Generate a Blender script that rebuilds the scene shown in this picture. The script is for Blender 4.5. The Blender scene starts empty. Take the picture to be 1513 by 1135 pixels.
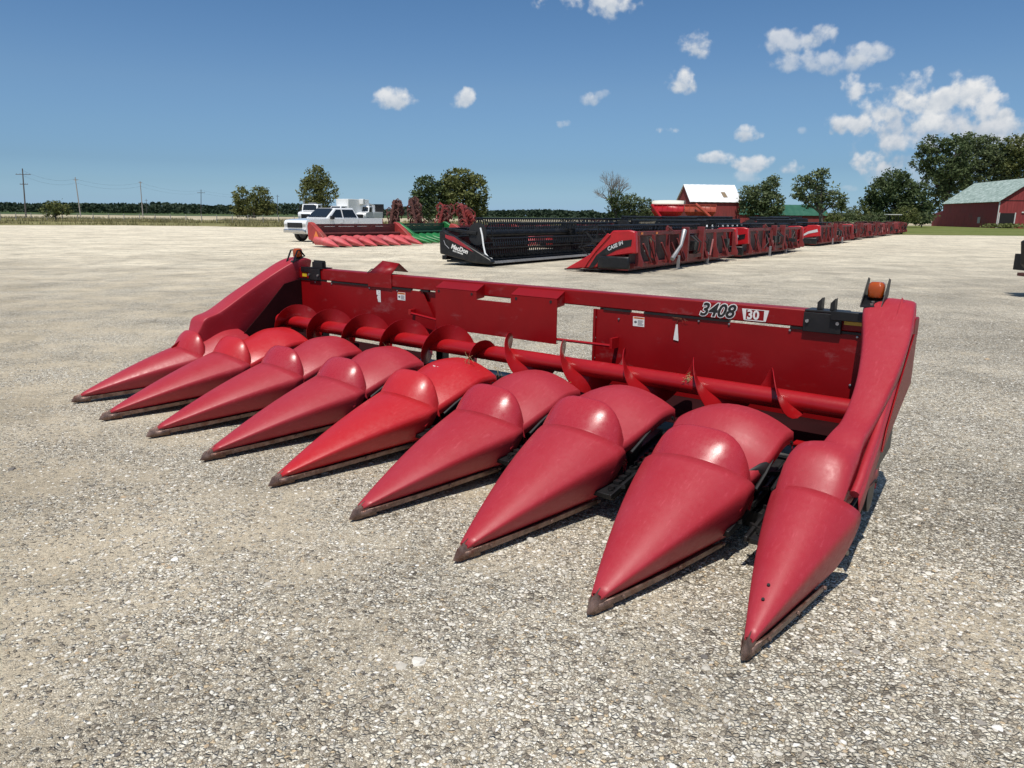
import bpy, bmesh, math, random
from mathutils import Vector, Matrix, Euler, noise
PI=math.pi
rnd=random.Random(7)
C=bpy.context.scene.collection
# ------------------------------------------------------------------ camera geometry
FL=1100.0; PW,PH=1513.0,1135.0
HC=1.6217
PITCH=0.2230443; ROLL=0.01
_fw=Vector((0,math.cos(PITCH),-math.sin(PITCH)))
_rt=Vector((1,0,0)); _dn=Vector((0,-math.sin(PITCH),-math.cos(PITCH)))
CR=_rt*math.cos(ROLL)-_dn*math.sin(ROLL)
CD=_dn*math.cos(ROLL)+_rt*math.sin(ROLL)
CF=_fw
def ray(x,y): return CF*FL+CR*(x-756.5)+CD*(y-567.5)
def G(x,y,z=0.0):
    r=ray(x,y); return Vector((0,0,HC))+r*((HC-z)/-r.z)
def D(x,y,dist):                      # point at a given forward distance (world Y)
    r=ray(x,y); return Vector((0,0,HC))+r*(dist/r.y)
AX=Vector((0.78,-0.6258,0)).normalized(); BX=Vector((-AX.y,AX.x,0))
ORI=Vector((-3.836,6.131,0))
# ------------------------------------------------------------------ scene helpers
def tag(o,label=None,cat=None,group=None,kind=None):
    if label: o['label']=label
    if cat: o['category']=cat
    if group: o['group']=group
    if kind: o['kind']=kind
    return o
def empty(name,loc=(0,0,0),rz=0.0,label=None,cat=None,group=None):
    o=bpy.data.objects.new(name,None); C.objects.link(o); o.location=loc; o.rotation_euler=(0,0,rz)
    o.empty_display_size=0.1
    return tag(o,label,cat,group)
class MB:
    def __init__(s): s.v=[]; s.f=[]; s.m=[]; s.M=Matrix.Identity(4); s.k=0
    def add(s,vs,fs):
        b=len(s.v); s.v+= [s.M@Vector(p) for p in vs]
        s.f+=[tuple(b+i for i in f) for f in fs]; s.m+=[s.k]*len(fs)
    def box(s,lo,hi):
        x0,y0,z0=lo; x1,y1,z1=hi
        if x1<x0:x0,x1=x1,x0
        if y1<y0:y0,y1=y1,y0
        if z1<z0:z0,z1=z1,z0
        s.add([(x0,y0,z0),(x1,y0,z0),(x1,y1,z0),(x0,y1,z0),(x0,y0,z1),(x1,y0,z1),(x1,y1,z1),(x0,y1,z1)],
              [(0,3,2,1),(4,5,6,7),(0,1,5,4),(1,2,6,5),(2,3,7,6),(3,0,4,7)])
    def bar(s,a,b,w,h=None,up=(0,0,1)):
        h=h or w; a=Vector(a);b=Vector(b);d=(b-a)
        if d.length<1e-6:return
        d.normalize(); u=Vector(up)
        if abs(d.dot(u))>.98:u=Vector((1,0,0))
        r=d.cross(u).normalized(); u=r.cross(d).normalized()
        vs=[]
        for p in (a,b):
            for i,j in ((-1,-1),(1,-1),(1,1),(-1,1)): vs.append(p+r*(i*w/2)+u*(j*h/2))
        s.add(vs,[(0,1,2,3)[::-1],(4,5,6,7),(0,1,5,4),(1,2,6,5),(2,3,7,6),(3,0,4,7)])
    def tube(s,pts,r,n=8,cap=True):
        pts=[Vector(p) for p in pts]; rs=r if isinstance(r,(list,tuple)) else [r]*len(pts)
        vs=[];fs=[];u=None
        for i,p in enumerate(pts):
            d=(pts[min(i+1,len(pts)-1)]-pts[max(i-1,0)])
            if d.length<1e-9:d=Vector((0,0,1))
            d.normalize()
            if u is None:
                u=Vector((0,0,1)) if abs(d.z)<.9 else Vector((1,0,0))
            u=(u-d*u.dot(d)).normalized(); w=d.cross(u)
            for k in range(n):
                t=2*PI*k/n; vs.append(p+(u*math.cos(t)+w*math.sin(t))*rs[i])
        for i in range(len(pts)-1):
            for k in range(n):
                a=i*n+k;b=i*n+(k+1)%n; fs.append((a,b,b+n,a+n))
        if cap: fs.append(tuple(range(n))[::-1]); fs.append(tuple(range((len(pts)-1)*n,len(pts)*n)))
        s.add(vs,fs)
    def cyl(s,a,b,r,n=16,r2=None): s.tube([a,b],[r,r if r2 is None else r2],n)
    def prism(s,poly,axis,t0,t1):        # poly 2D list extruded along axis
        def P(p,t):
            if axis=='x':return (t,p[0],p[1])
            if axis=='y':return (p[0],t,p[1])
            return (p[0],p[1],t)
        n=len(poly); vs=[P(p,t0) for p in poly]+[P(p,t1) for p in poly]
        fs=[tuple(range(n)),tuple(range(n,2*n))[::-1]]+[(i,i+n,(i+1)%n+n,(i+1)%n) for i in range(n)]
        s.add(vs,fs)
    def grid(s,rows,closed=False):
        n=len(rows[0]); vs=[p for r in rows for p in r]; fs=[]
        for i in range(len(rows)-1):
            for k in range(n if closed else n-1):
                a=i*n+k;b=i*n+(k+1)%n; fs.append((a,b,b+n,a+n))
        s.add(vs,fs)
    def ball(s,c,r,nu=12,nv=8,sc=(1,1,1)):
        rows=[]
        for j in range(nv+1):
            t=PI*j/nv-PI/2
            rows.append([(c[0]+r*sc[0]*math.cos(t)*math.cos(2*PI*k/nu),c[1]+r*sc[1]*math.cos(t)*math.sin(2*PI*k/nu),c[2]+r*sc[2]*math.sin(t)) for k in range(nu)])
        s.grid(rows,True)
    def build(s,name,mat,parent=None,angle=35,bevel=0,solid=0,recalc=True,sub=0):
        me=bpy.data.meshes.new(name); me.from_pydata([tuple(p) for p in s.v],[],s.f)
        mats=mat if isinstance(mat,(list,tuple)) else [mat]
        for m in mats: me.materials.append(m)
        for p,k in zip(me.polygons,s.m): p.material_index=k
        if recalc:
            bm=bmesh.new(); bm.from_mesh(me); bmesh.ops.remove_doubles(bm,verts=bm.verts,dist=1e-5)
            bmesh.ops.recalc_face_normals(bm,faces=bm.faces); bm.to_mesh(me); bm.free()
        me.polygons.foreach_set('use_smooth',[angle>0]*len(me.polygons))
        if angle>0: me.set_sharp_from_angle(angle=math.radians(angle))
        me.update()
        o=bpy.data.objects.new(name,me); C.objects.link(o)
        if parent is not None: o.parent=parent
        if solid:
            md=o.modifiers.new('s','SOLIDIFY'); md.thickness=solid; md.offset=-1
        if sub:
            md=o.modifiers.new('d','SUBSURF'); md.levels=sub; md.render_levels=sub
        if bevel:
            md=o.modifiers.new('b','BEVEL'); md.width=bevel; md.segments=2; md.limit_method='ANGLE'; md.angle_limit=math.radians(40); md.harden_normals=False
        return o
def copy_tree(o,parent=None,loc=None,rz=None,label=None):
    kids=[c for c in bpy.data.objects if c.parent==o]
    c=o.copy(); C.objects.link(c); c.parent=parent
    if parent is None:
        if loc is not None:c.location=loc
        if rz is not None:c.rotation_euler=(0,0,rz)
        if label:c['label']=label
    for k in kids: copy_tree(k,c)
    return c
# ------------------------------------------------------------------ materials
MATS={}
def nt(name):
    m=bpy.data.materials.new(name); m.use_nodes=True; t=m.node_tree
    return m,t,t.nodes['Principled BSDF']
def N(t,typ,**kw):
    n=t.nodes.new(typ)
    for k,v in kw.items():
        if k.startswith('i_'): n.inputs[k[2:].replace('_',' ')].default_value=v
        else: setattr(n,k,v)
    return n
def ramp(t,fac,stops,interp='LINEAR'):
    r=t.nodes.new('ShaderNodeValToRGB'); r.color_ramp.interpolation=interp
    e=r.color_ramp.elements
    while len(e)<len(stops): e.new(0.5)
    for i,(p,c) in enumerate(stops):
        e[i].position=p; e[i].color=(c,c,c,1) if isinstance(c,(int,float)) else (*c,1)
    t.links.new(fac,r.inputs[0]); return r.outputs[0]
def mixc(t,f,a,b,mode='MIX'):
    n=t.nodes.new('ShaderNodeMix'); n.data_type='RGBA'; n.blend_type=mode
    for i,v in ((0,f),(6,a),(7,b)):
        if hasattr(v,'is_output') or isinstance(v,bpy.types.NodeSocket): t.links.new(v,n.inputs[i])
        elif isinstance(v,(int,float)): n.inputs[i].default_value=v
        else: n.inputs[i].default_value=(*v,1)
    return n.outputs[2]
def math_(t,op,a,b=0.0,clamp=False):
    n=t.nodes.new('ShaderNodeMath'); n.operation=op; n.use_clamp=clamp
    for i,v in ((0,a),(1,b)):
        if isinstance(v,bpy.types.NodeSocket): t.links.new(v,n.inputs[i])
        else: n.inputs[i].default_value=v
    return n.outputs[0]
def noise_(t,scale,detail=4,rough=.55,coord='Object',vec=None,dist=0.0,stretch=None):
    if vec is None:
        tc=t.nodes.new('ShaderNodeTexCoord'); vec=tc.outputs[coord]
    if stretch:
        mp=t.nodes.new('ShaderNodeMapping'); mp.inputs['Scale'].default_value=stretch; t.links.new(vec,mp.inputs[0]); vec=mp.outputs[0]
    n=t.nodes.new('ShaderNodeTexNoise'); n.inputs['Scale'].default_value=scale; n.inputs['Detail'].default_value=detail
    n.inputs['Roughness'].default_value=rough; n.inputs['Distortion'].default_value=dist
    t.links.new(vec,n.inputs['Vector']); return n.outputs[0]
def bump(t,b,h,strength=.3,dist=.01):
    n=t.nodes.new('ShaderNodeBump'); n.inputs['Strength'].default_value=strength; n.inputs['Distance'].default_value=dist
    t.links.new(h,n.inputs['Height']); t.links.new(n.outputs[0],b.inputs['Normal']); return n
def flat(name,col,rough=.5,metal=0.0,spec=.5,var=.25,scale=6.0,coat=0.0,dirt=None,dirtamt=.5,bmp=0):
    if name in MATS:return MATS[name]
    m,t,b=nt(name)
    n=noise_(t,scale,6,.6)
    c1=tuple(x*(1-var) for x in col); c2=tuple(min(1,x*(1+var)) for x in col)
    c=mixc(t,ramp(t,n,[(.3,0.),(.7,1.)]),c1,c2)
    if dirt:
        d=ramp(t,noise_(t,scale*.6,8,.7),[(.5,0.),(.68,dirtamt)])
        c=mixc(t,d,c,dirt)
    t.links.new(c,b.inputs['Base Color'])
    rr=ramp(t,n,[(.3,max(0,rough-.08)),(.7,min(1,rough+.1))]); t.links.new(rr,b.inputs['Roughness'])
    b.inputs['Metallic'].default_value=metal; b.inputs['Specular IOR Level'].default_value=spec
    b.inputs['Coat Weight'].default_value=coat; b.inputs['Coat Roughness'].default_value=.15
    if bmp: bump(t,b,noise_(t,scale*8,4,.6),bmp,.01)
    MATS[name]=m; return m
def plastic(name,col,dust,dustamt,rough):
    # sun-bleached moulded plastic: fine orange-peel grain, chalky bloom, scuffs and tiny chips
    m,t,b=nt(name)
    big=noise_(t,3.1,5,.6); fine=noise_(t,420,2,.5); mid=noise_(t,38,6,.65)
    c=mixc(t,ramp(t,big,[(.3,0.),(.72,dustamt)]),col,dust)
    c=mixc(t,ramp(t,fine,[(.35,0.),(.75,.22)]),c,tuple(min(1,x*1.5+.02) for x in dust))
    scr=noise_(t,9,8,.72,stretch=(9,1.2,3)); c=mixc(t,ramp(t,scr,[(.56,0.),(.70,.38)]),c,tuple(min(1,x*1.35+.02) for x in dust))
    chips=noise_(t,60,3,.5); c=mixc(t,ramp(t,chips,[(.76,0.),(.8,.75)]),c,(.12,.03,.03))
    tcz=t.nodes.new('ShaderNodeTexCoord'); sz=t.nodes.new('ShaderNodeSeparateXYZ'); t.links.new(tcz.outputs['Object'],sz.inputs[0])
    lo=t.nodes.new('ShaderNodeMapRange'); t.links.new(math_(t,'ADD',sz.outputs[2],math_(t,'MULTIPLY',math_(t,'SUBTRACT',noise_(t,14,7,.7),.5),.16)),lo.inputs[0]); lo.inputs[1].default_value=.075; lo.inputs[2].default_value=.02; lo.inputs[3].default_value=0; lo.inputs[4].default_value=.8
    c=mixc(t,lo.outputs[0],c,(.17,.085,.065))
    scr2=noise_(t,26,6,.7,stretch=(1.2,9,2)); c=mixc(t,ramp(t,scr2,[(.63,0.),(.70,.45)]),c,(.16,.03,.035))
    t.links.new(c,b.inputs['Base Color'])
    t.links.new(ramp(t,mid,[(.3,rough-.06),(.7,rough+.1)]),b.inputs['Roughness'])
    b.inputs['Specular IOR Level'].default_value=.5
    h=math_(t,'ADD',math_(t,'MULTIPLY',fine,.12),math_(t,'MULTIPLY',noise_(t,5,2,.5),.35))
    bump(t,b,h,.22,.012)
    MATS[name]=m; return m
def paint(name,col,rough,dust=(.36,.24,.24),amt=.3,spec=.5):
    m,t,b=nt(name)
    tc=t.nodes.new('ShaderNodeTexCoord')
    big=noise_(t,2.2,6,.65,stretch=(1,1,.7)); fine=noise_(t,80,4,.6)
    c=mixc(t,ramp(t,big,[(.35,0.),(.7,.6)]),tuple(x*.8 for x in col),tuple(min(1,x*1.15) for x in col))
    patch=noise_(t,4.3,7,.7,stretch=(.7,1,1.6))
    msk=math_(t,'MULTIPLY',ramp(t,patch,[(.58,0.),(.75,1.)]),ramp(t,fine,[(.3,.2),(.7,1.)]))
    c=mixc(t,math_(t,'MULTIPLY',msk,amt),c,dust)
    chips=noise_(t,33,5,.6); c=mixc(t,ramp(t,chips,[(.74,0.),(.77,.8)]),c,(.07,.035,.03))
    t.links.new(c,b.inputs['Base Color'])
    t.links.new(math_(t,'ADD',ramp(t,fine,[(.2,rough-.04),(.8,rough+.06)]),math_(t,'MULTIPLY',msk,.3)),b.inputs['Roughness'])
    b.inputs['Specular IOR Level'].default_value=spec
    bump(t,b,noise_(t,5,3,.5),.12,.02)
    MATS[name]=m; return m
faded=plastic('faded_red_plastic',(.33,.010,.018),(.38,.045,.062),.42,.43)
faded_dome=plastic('faded_red_dome',(.34,.010,.020),(.37,.045,.06),.4,.27)
fresh2=plastic('dark_red_plastic',(.36,.008,.014),(.40,.05,.06),.35,.33)
fresh=plastic('fresh_red_plastic',(.42,.006,.010),(.44,.04,.045),.3,.33)
redp=paint('red_paint',(.255,.003,.005),.40,amt=.40,spec=.28)
redb=paint('bright_red_paint',(.36,.006,.009),.30,amt=.12)
black=flat('black_paint',(.010,.010,.011),.40,dirt=(.08,.07,.06),dirtamt=.25,scale=7,spec=.35)
rubber=flat('black_rubber',(.012,.012,.013),.6,scale=10)
worn=flat('worn_steel',(.20,.13,.105),.42,metal=.55,var=.5,scale=22,dirt=(.13,.045,.025),dirtamt=.9,bmp=.3)
galv=flat('bare_steel',(.38,.37,.36),.38,metal=.8,var=.3,scale=30)
whitep=flat('white_paint',(.80,.80,.79),.35,var=.05)
# ------------------------------------------------------------------ camera, sun, sky
cam=bpy.data.cameras.new('camera'); co=bpy.data.objects.new('camera',cam); C.objects.link(co)
cam.sensor_width=36; cam.lens=FL/PW*36; cam.clip_end=20000; cam.clip_start=.05
Rm=Matrix((CR,-CD,-CF)).transposed().to_4x4(); Rm.translation=Vector((0,0,HC)); co.matrix_world=Rm
bpy.context.scene.camera=co
SUN_EL=math.radians(66)
shadow_dir=Vector((0.30,0.954,0)).normalized()          # where shadows fall
sunv=-shadow_dir*math.cos(SUN_EL)+Vector((0,0,math.sin(SUN_EL)))
sl=bpy.data.lights.new('sun','SUN'); sl.energy=4.4; sl.angle=math.radians(.53); sl.color=(1,.95,.87)
so=bpy.data.objects.new('sun',sl); C.objects.link(so); so.rotation_euler=sunv.to_track_quat('Z','Y').to_euler()
W=bpy.data.worlds.new('World'); bpy.context.scene.world=W; W.use_nodes=True
t=W.node_tree; bg=t.nodes['Background']
sky=t.nodes.new('ShaderNodeTexSky'); sky.sky_type='NISHITA'; sky.sun_disc=False; sky.sun_elevation=SUN_EL
sky.sun_rotation=math.atan2(sunv.x,sunv.y); sky.air_density=1.1; sky.dust_density=.9; sky.ozone_density=2.2; sky.altitude=200
bg.inputs['Strength'].default_value=.085
tc=t.nodes.new('ShaderNodeTexCoord'); gen=tc.outputs['Generated']
# slate-blue low sky: a little darker and greyer than the clear-air model near the horizon
sep=t.nodes.new('ShaderNodeSeparateXYZ'); t.links.new(gen,sep.inputs[0])
tint=ramp(t,sep.outputs[2],[(0.0,(.74,1.14,2.24)),(.015,(.60,.93,1.74)),(.035,(.505,.76,1.35)),(.06,(.445,.645,1.10)),(.10,(.485,.66,1.03)),(.15,(.52,.675,.985)),(.27,(.435,.625,.925)),(.7,(.8,.88,1.0))])
skyc=mixc(t,1.0,sky.outputs[0],tint,'MULTIPLY'); skyc=mixc(t,1.0,skyc,(1.28,1.29,1.13),'MULTIPLY')
nz1=noise_(t,30,4,.58,vec=gen,dist=.3); nz2=noise_(t,95,4,.55,vec=gen)
vp=t.nodes.new('ShaderNodeTexVoronoi'); vp.feature='SMOOTH_F1'; vp.inputs['Scale'].default_value=34; vp.inputs['Detail'].default_value=2; vp.inputs['Smoothness'].default_value=.35; t.links.new(gen,vp.inputs['Vector']); puff=math_(t,'SUBTRACT',.80,vp.outputs['Distance'])
def dot_(v):
    n=t.nodes.new('ShaderNodeVectorMath'); n.operation='DOT_PRODUCT'; t.links.new(gen,n.inputs[0]); n.inputs[1].default_value=v; return n.outputs['Value']
CLD=[ # x,y,rx,ry,density,shade
 (883,2,62,20,.95,0),(1029,67,29,17,.9,0),(1005,119,24,20,.95,0),(583,146,29,13,.9,0),(686,146,21,12,.85,0),(868,146,15,9,.6,0),(886,140,13,6,.35,0),
 (832,182,11,6,.6,0),(980,193,16,6,.75,0),(1103,197,19,10,.85,0),
 (1163,63,40,19,.72,.05),(1218,48,26,20,.72,0),(1212,92,68,15,.62,.05),(1283,76,40,17,.72,0),
 (1057,233,29,9,.8,0),(1115,242,30,12,.85,.05),(1168,247,24,11,.75,.05),(1103,262,20,12,.4,.1),(1186,193,8,6,.3,0),(1255,277,14,6,.4,0),
 (1395,200,135,62,.80,.5),(1350,262,70,25,.45,.4),
 (1258,136,20,23,.9,.08),(1335,132,48,26,1.,0),(1300,160,45,18,.95,.05),(1378,152,52,28,1.,0),(1432,135,40,30,1.,0),(1462,165,40,28,.95,.1),(1262,183,42,17,.95,.1),
 (1370,182,32,20,.95,.0),(1440,190,45,18,.8,.25),(1505,180,14,16,.95,.05),(1330,215,40,18,.8,.2),(1283,238,24,18,.9,.08),(1400,222,60,14,.7,.25),(1495,215,40,16,.6,.3)]
cc=skyc
for (x,y,rx,ry,dn_,sh) in CLD:
    rx*=1.14; ry*=1.16; c0=ray(x,y).normalized(); e1=ray(x+60,y).normalized()-c0; e1=(e1-c0*e1.dot(c0)); wpx=e1.length/60; e1.normalize(); e2=c0.cross(e1)*-1
    if e2.z<0:e2=-e2
    u=dot_(e1/(wpx*rx)); v=dot_(e2/(wpx*ry)); f=dot_(c0)
    # offsets so the blob is centred on c0
    r2=math_(t,'ADD',math_(t,'MULTIPLY',u,u),math_(t,'MULTIPLY',v,v))
    na=2.6 if rx<32 else 2.4; nb=1.4
    k=math_(t,'SUBTRACT',1.22 if rx>32 else 1.08,r2); k=math_(t,'ADD',k,math_(t,'MULTIPLY',math_(t,'SUBTRACT',nz1,.5),na)); k=math_(t,'ADD',k,math_(t,'MULTIPLY',math_(t,'SUBTRACT',nz2,.5),nb))
    k=math_(t,'ADD',k,math_(t,'MULTIPLY',puff,1.7))
    k=math_(t,'MULTIPLY',k,math_(t,'GREATER_THAN',f,.5))
    mr=t.nodes.new('ShaderNodeMapRange'); mr.interpolation_type='SMOOTHSTEP'; t.links.new(k,mr.inputs[0])
    mr.inputs[1].default_value=0.0; mr.inputs[2].default_value=1.25; mr.inputs[3].default_value=0; mr.inputs[4].default_value=dn_
    # lower part of a cloud is its shaded base
    vv=math_(t,'ADD',v,math_(t,'MULTIPLY',math_(t,'SUBTRACT',nz2,.5),2.2))
    col=ramp(t,math_(t,'MULTIPLY_ADD',vv,.4) if False else math_(t,'ADD',math_(t,'MULTIPLY',vv,.4),.5),[(0.05,(5.0*(1-sh*.35),5.9*(1-sh*.3),7.0*(1-sh*.25))),(.75,(9.6*(1-sh*.45),9.7*(1-sh*.40),9.8*(1-sh*.3)))])
    cc=mixc(t,mr.outputs[0],cc,col)
t.links.new(skyc,bg.inputs['Color'])
bg2=t.nodes.new('ShaderNodeBackground'); bg2.inputs['Strength'].default_value=.085; t.links.new(cc,bg2.inputs['Color'])
# the cloud shader is only evaluated in the band of sky that has clouds
gate=math_(t,'MULTIPLY',math_(t,'GREATER_THAN',dot_(Vector((.12,.97,.2)).normalized()),.72),math_(t,'LESS_THAN',sep.outputs[2],.5))
gate=math_(t,'MULTIPLY',gate,math_(t,'GREATER_THAN',sep.outputs[2],0.0))
mx=t.nodes.new('ShaderNodeMixShader'); t.links.new(gate,mx.inputs[0]); t.links.new(bg.outputs[0],mx.inputs[1]); t.links.new(bg2.outputs[0],mx.inputs[2])
t.links.new(mx.outputs[0],t.nodes['World Output'].inputs[0])
sc=bpy.context.scene
sc.view_settings.view_transform='Standard'; sc.view_settings.look='None'; sc.view_settings.gamma=1; sc.view_settings.exposure=0.0
# ------------------------------------------------------------------ ground
def gravel_mat():
    m,t,b=nt('gravel')
    tc=t.nodes.new('ShaderNodeTexCoord'); ob=tc.outputs['Object']
    # warp so that stone outlines are irregular
    wn=t.nodes.new('ShaderNodeTexNoise'); wn.inputs['Scale'].default_value=30; wn.inputs['Detail'].default_value=2; t.links.new(ob,wn.inputs['Vector'])
    def warp(amt):
        a=t.nodes.new('ShaderNodeVectorMath'); a.operation='MULTIPLY_ADD'; t.links.new(wn.outputs['Color'],a.inputs[0]); a.inputs[1].default_value=(amt,)*3; t.links.new(ob,a.inputs[2]); return a.outputs[0]
    wv=warp(.018)
    def voro(scale,feat='F1'):
        v=t.nodes.new('ShaderNodeTexVoronoi'); v.feature=feat; v.inputs['Scale'].default_value=scale; v.inputs['Randomness'].default_value=1; t.links.new(wv,v.inputs['Vector']); return v
    big=noise_(t,.35,5,.6,vec=ob); mid=noise_(t,1.3,6,.62,vec=ob); fine=noise_(t,240,3,.6,vec=ob)
    stones=[(0.0,(.20,.175,.15)),(.04,(.36,.32,.27)),(.14,(.54,.50,.43)),(.34,(.70,.66,.57)),(.48,(.42,.37,.30)),(.56,(.78,.74,.66)),(.72,(.48,.45,.40)),(.80,(.88,.86,.80)),(.93,(.60,.48,.33)),(.975,(.16,.14,.125))]
    def layer(scale):
        v=voro(scale); e=voro(scale,'DISTANCE_TO_EDGE')
        s=t.nodes.new('ShaderNodeSeparateColor'); t.links.new(v.outputs['Color'],s.inputs[0])
        col=ramp(t,s.outputs[0],stones,'CONSTANT')
        gap=ramp(t,math_(t,'MULTIPLY',e.outputs[0],1.0),[(0.0,.0),(.15,1.)])
        hgt=math_(t,'MULTIPLY',ramp(t,e.outputs[0],[(0.,0.),(.32,1.)]),math_(t,'ADD',math_(t,'MULTIPLY',s.outputs[1],.8),.3))
        return col,gap,hgt,s.outputs[2]
    c1,g1,h1,r1=layer(60); c2,g2,h2,r2=layer(115)
    # bigger stones appear where the mid noise is high, else fine chips and dust
    sp0=t.nodes.new('ShaderNodeSeparateXYZ'); t.links.new(ob,sp0.inputs[0]); xg=t.nodes.new('ShaderNodeMapRange'); t.links.new(sp0.outputs[0],xg.inputs[0]); xg.inputs[1].default_value=-1.2; xg.inputs[2].default_value=1.2; xg.inputs[3].default_value=-.12; xg.inputs[4].default_value=.26
    stone_here=math_(t,'GREATER_THAN',math_(t,'ADD',math_(t,'ADD',r1,xg.outputs[0]),math_(t,'MULTIPLY',math_(t,'SUBTRACT',mid,.5),2.6)),.52)
    base=mixc(t,g2,(.10,.088,.07),c2)  # dark colour between the chips paints the shade in the gaps
    dust=mixc(t,noise_(t,9,4,.6,vec=ob),(.36,.31,.235),(.53,.47,.375))
    zone=noise_(t,.55,5,.6,vec=ob,dist=.5); zl=t.nodes.new('ShaderNodeSeparateXYZ'); t.links.new(ob,zl.inputs[0]); zx=t.nodes.new('ShaderNodeMapRange'); t.links.new(zl.outputs[0],zx.inputs[0]); zx.inputs[1].default_value=-2.5; zx.inputs[2].default_value=.8; zx.inputs[3].default_value=-.05; zx.inputs[4].default_value=.06
    zmid=math_(t,'ADD',math_(t,'ADD',math_(t,'MULTIPLY',mid,.5),math_(t,'MULTIPLY',zone,.5)),zx.outputs[0])
    dustm=ramp(t,math_(t,'ADD',zmid,math_(t,'MULTIPLY',math_(t,'SUBTRACT',fine,.5),.4)),[(.40,.90),(.56,.12)])
    base=mixc(t,dustm,base,dust)
    st=mixc(t,g1,(.075,.065,.052),c1)  # gap shade between the larger stones is painted dark too
    st=mixc(t,.12,st,(.47,.43,.36))
    c=mixc(t,stone_here,base,st)
    # distance from the machine area: the far lot is packed pale limestone
    sp=t.nodes.new('ShaderNodeSeparateXYZ'); t.links.new(ob,sp.inputs[0])
    far=t.nodes.new('ShaderNodeMapRange'); t.links.new(math_(t,'ADD',sp.outputs[1],math_(t,'MULTIPLY',math_(t,'SUBTRACT',big,.5),14)),far.inputs[0]); far.inputs[1].default_value=9; far.inputs[2].default_value=34
    far.interpolation_type='SMOOTHSTEP'; far=far.outputs[0]
    ruts=noise_(t,.55,7,.68,vec=ob,stretch=(.55,1.9,1)); 
    # tracks run diagonally
    mp=t.nodes.new('ShaderNodeMapping'); mp.inputs['Rotation'].default_value=(0,0,math.radians(-14)); mp.inputs['Scale'].default_value=(.10,1.0,1); t.links.new(ob,mp.inputs[0])
    tr=t.nodes.new('ShaderNodeTexNoise'); tr.inputs['Scale'].default_value=.75; tr.inputs['Detail'].default_value=7; tr.inputs['Roughness'].default_value=.7; t.links.new(mp.outputs[0],tr.inputs['Vector'])
    pale=mixc(t,ramp(t,tr.outputs[0],[(.30,0.),(.62,1.)]),(.55,.495,.405),(.72,.67,.56))
    pale=mixc(t,ramp(t,ruts,[(.55,0.),(.75,.55)]),pale,(.36,.30,.215))
    spk=ramp(t,noise_(t,17,6,.8,vec=ob),[(.34,.45),(.47,.95),(.56,1.05),(.70,1.45)])
    pale=mixc(t,1.0,pale,spk,'MULTIPLY'); pale=mixc(t,1.0,pale,ramp(t,noise_(t,2.6,9,.82,vec=ob,stretch=(1,.6,1)),[(.34,.62),(.46,.95),(.55,1.03),(.68,1.25)]),'MULTIPLY')
    c=mixc(t,math_(t,'MULTIPLY',far,.88),c,pale)
    # damp grey stains left by machines, and general mottling
    stn=ramp(t,noise_(t,.42,6,.7,vec=ob,stretch=(.6,1.5,1)),[(.56,0.),(.72,.55)])
    c=mixc(t,stn,c,(.21,.19,.165))
    mot=ramp(t,big,[(.3,.76),(.7,1.12)]); c=mixc(t,1.0,c,mot,'MULTIPLY'); c=mixc(t,1.0,c,(1.25,1.21,1.12),'MULTIPLY')
    patchy=ramp(t,noise_(t,.9,8,.75,vec=ob,dist=.6),[(.36,.78),(.48,1.),(.62,1.08)]); c=mixc(t,1.0,c,patchy,'MULTIPLY')
    t.links.new(c,b.inputs['Base Color']); b.inputs['Roughness'].default_value=.92; b.inputs['Specular IOR Level'].default_value=.2
    hh=math_(t,'ADD',math_(t,'MULTIPLY',math_(t,'MULTIPLY',h1,stone_here),1.0),math_(t,'MULTIPLY',h2,.35)); 
    bn=bump(t,b,hh,1.0,.014)
    bl=t.nodes.new('ShaderNodeBump'); bl.inputs['Strength'].default_value=.5; bl.inputs['Distance'].default_value=.12; t.links.new(tr.outputs[0],bl.inputs['Height']); t.links.new(bl.outputs[0],bn.inputs['Normal'])
    return m
gm=gravel_mat()
g=MB(); 
g.add([(-3500,-40,0),(3500,-40,0),(3500,6000,0),(-3500,6000,0)],[(0,1,2,3)])
tag(g.build('ground',gm,angle=0,recalc=False),kind='structure')
def strip(name,mat,y0,y1,x0,x1,z,j0,j1,n,seed):
    r=random.Random(seed); a=[];b_=[]
    for i in range(n+1):
        x=x0+(x1-x0)*i/n
        a.append((x,y0+ (noise.noise(Vector((x*.06,seed,0)))+.5*noise.noise(Vector((x*.3,seed,3))))*j0,z)); b_.append((x,y1+noise.noise(Vector((x*.05,seed,9)))*j1,z))
    m=MB(); m.grid([a,b_]); o=m.build(name,mat,angle=0,recalc=False); return tag(o,kind='structure')
def fieldmat(name,c1,c2,c3,sx,sy,scale):
    m,t,b=nt(name)
    tc=t.nodes.new('ShaderNodeTexCoord'); ob=tc.outputs['Object']
    n=noise_(t,scale,8,.7,vec=ob,stretch=(sx,sy,1)); n2=noise_(t,scale*9,4,.7,vec=ob)
    c=ramp(t,n,[(.3,c1),(.5,c2),(.7,c3)]); c=mixc(t,1.0,c,ramp(t,n2,[(.3,.7),(.7,1.25)]),'MULTIPLY')
    t.links.new(c,b.inputs['Base Color']); b.inputs['Roughness'].default_value=.9; b.inputs['Specular IOR Level'].default_value=.1
    return m
verge=fieldmat('verge_grass',(.11,.12,.035),(.20,.185,.075),(.40,.33,.18),.5,1,.12)
lawn=fieldmat('lawn_grass',(.09,.12,.03),(.14,.165,.045),(.22,.20,.085),.5,1,.15)
dry=fieldmat('dry_stubble',(.36,.30,.19),(.48,.41,.28),(.58,.52,.38),.3,1,.08)
crop=fieldmat('green_crop',(.035,.06,.02),(.06,.09,.03),(.10,.13,.05),.2,1,.03)
strip('grass_verge',verge,87,158,-700,38,.005,9,4,220,11)
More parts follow.
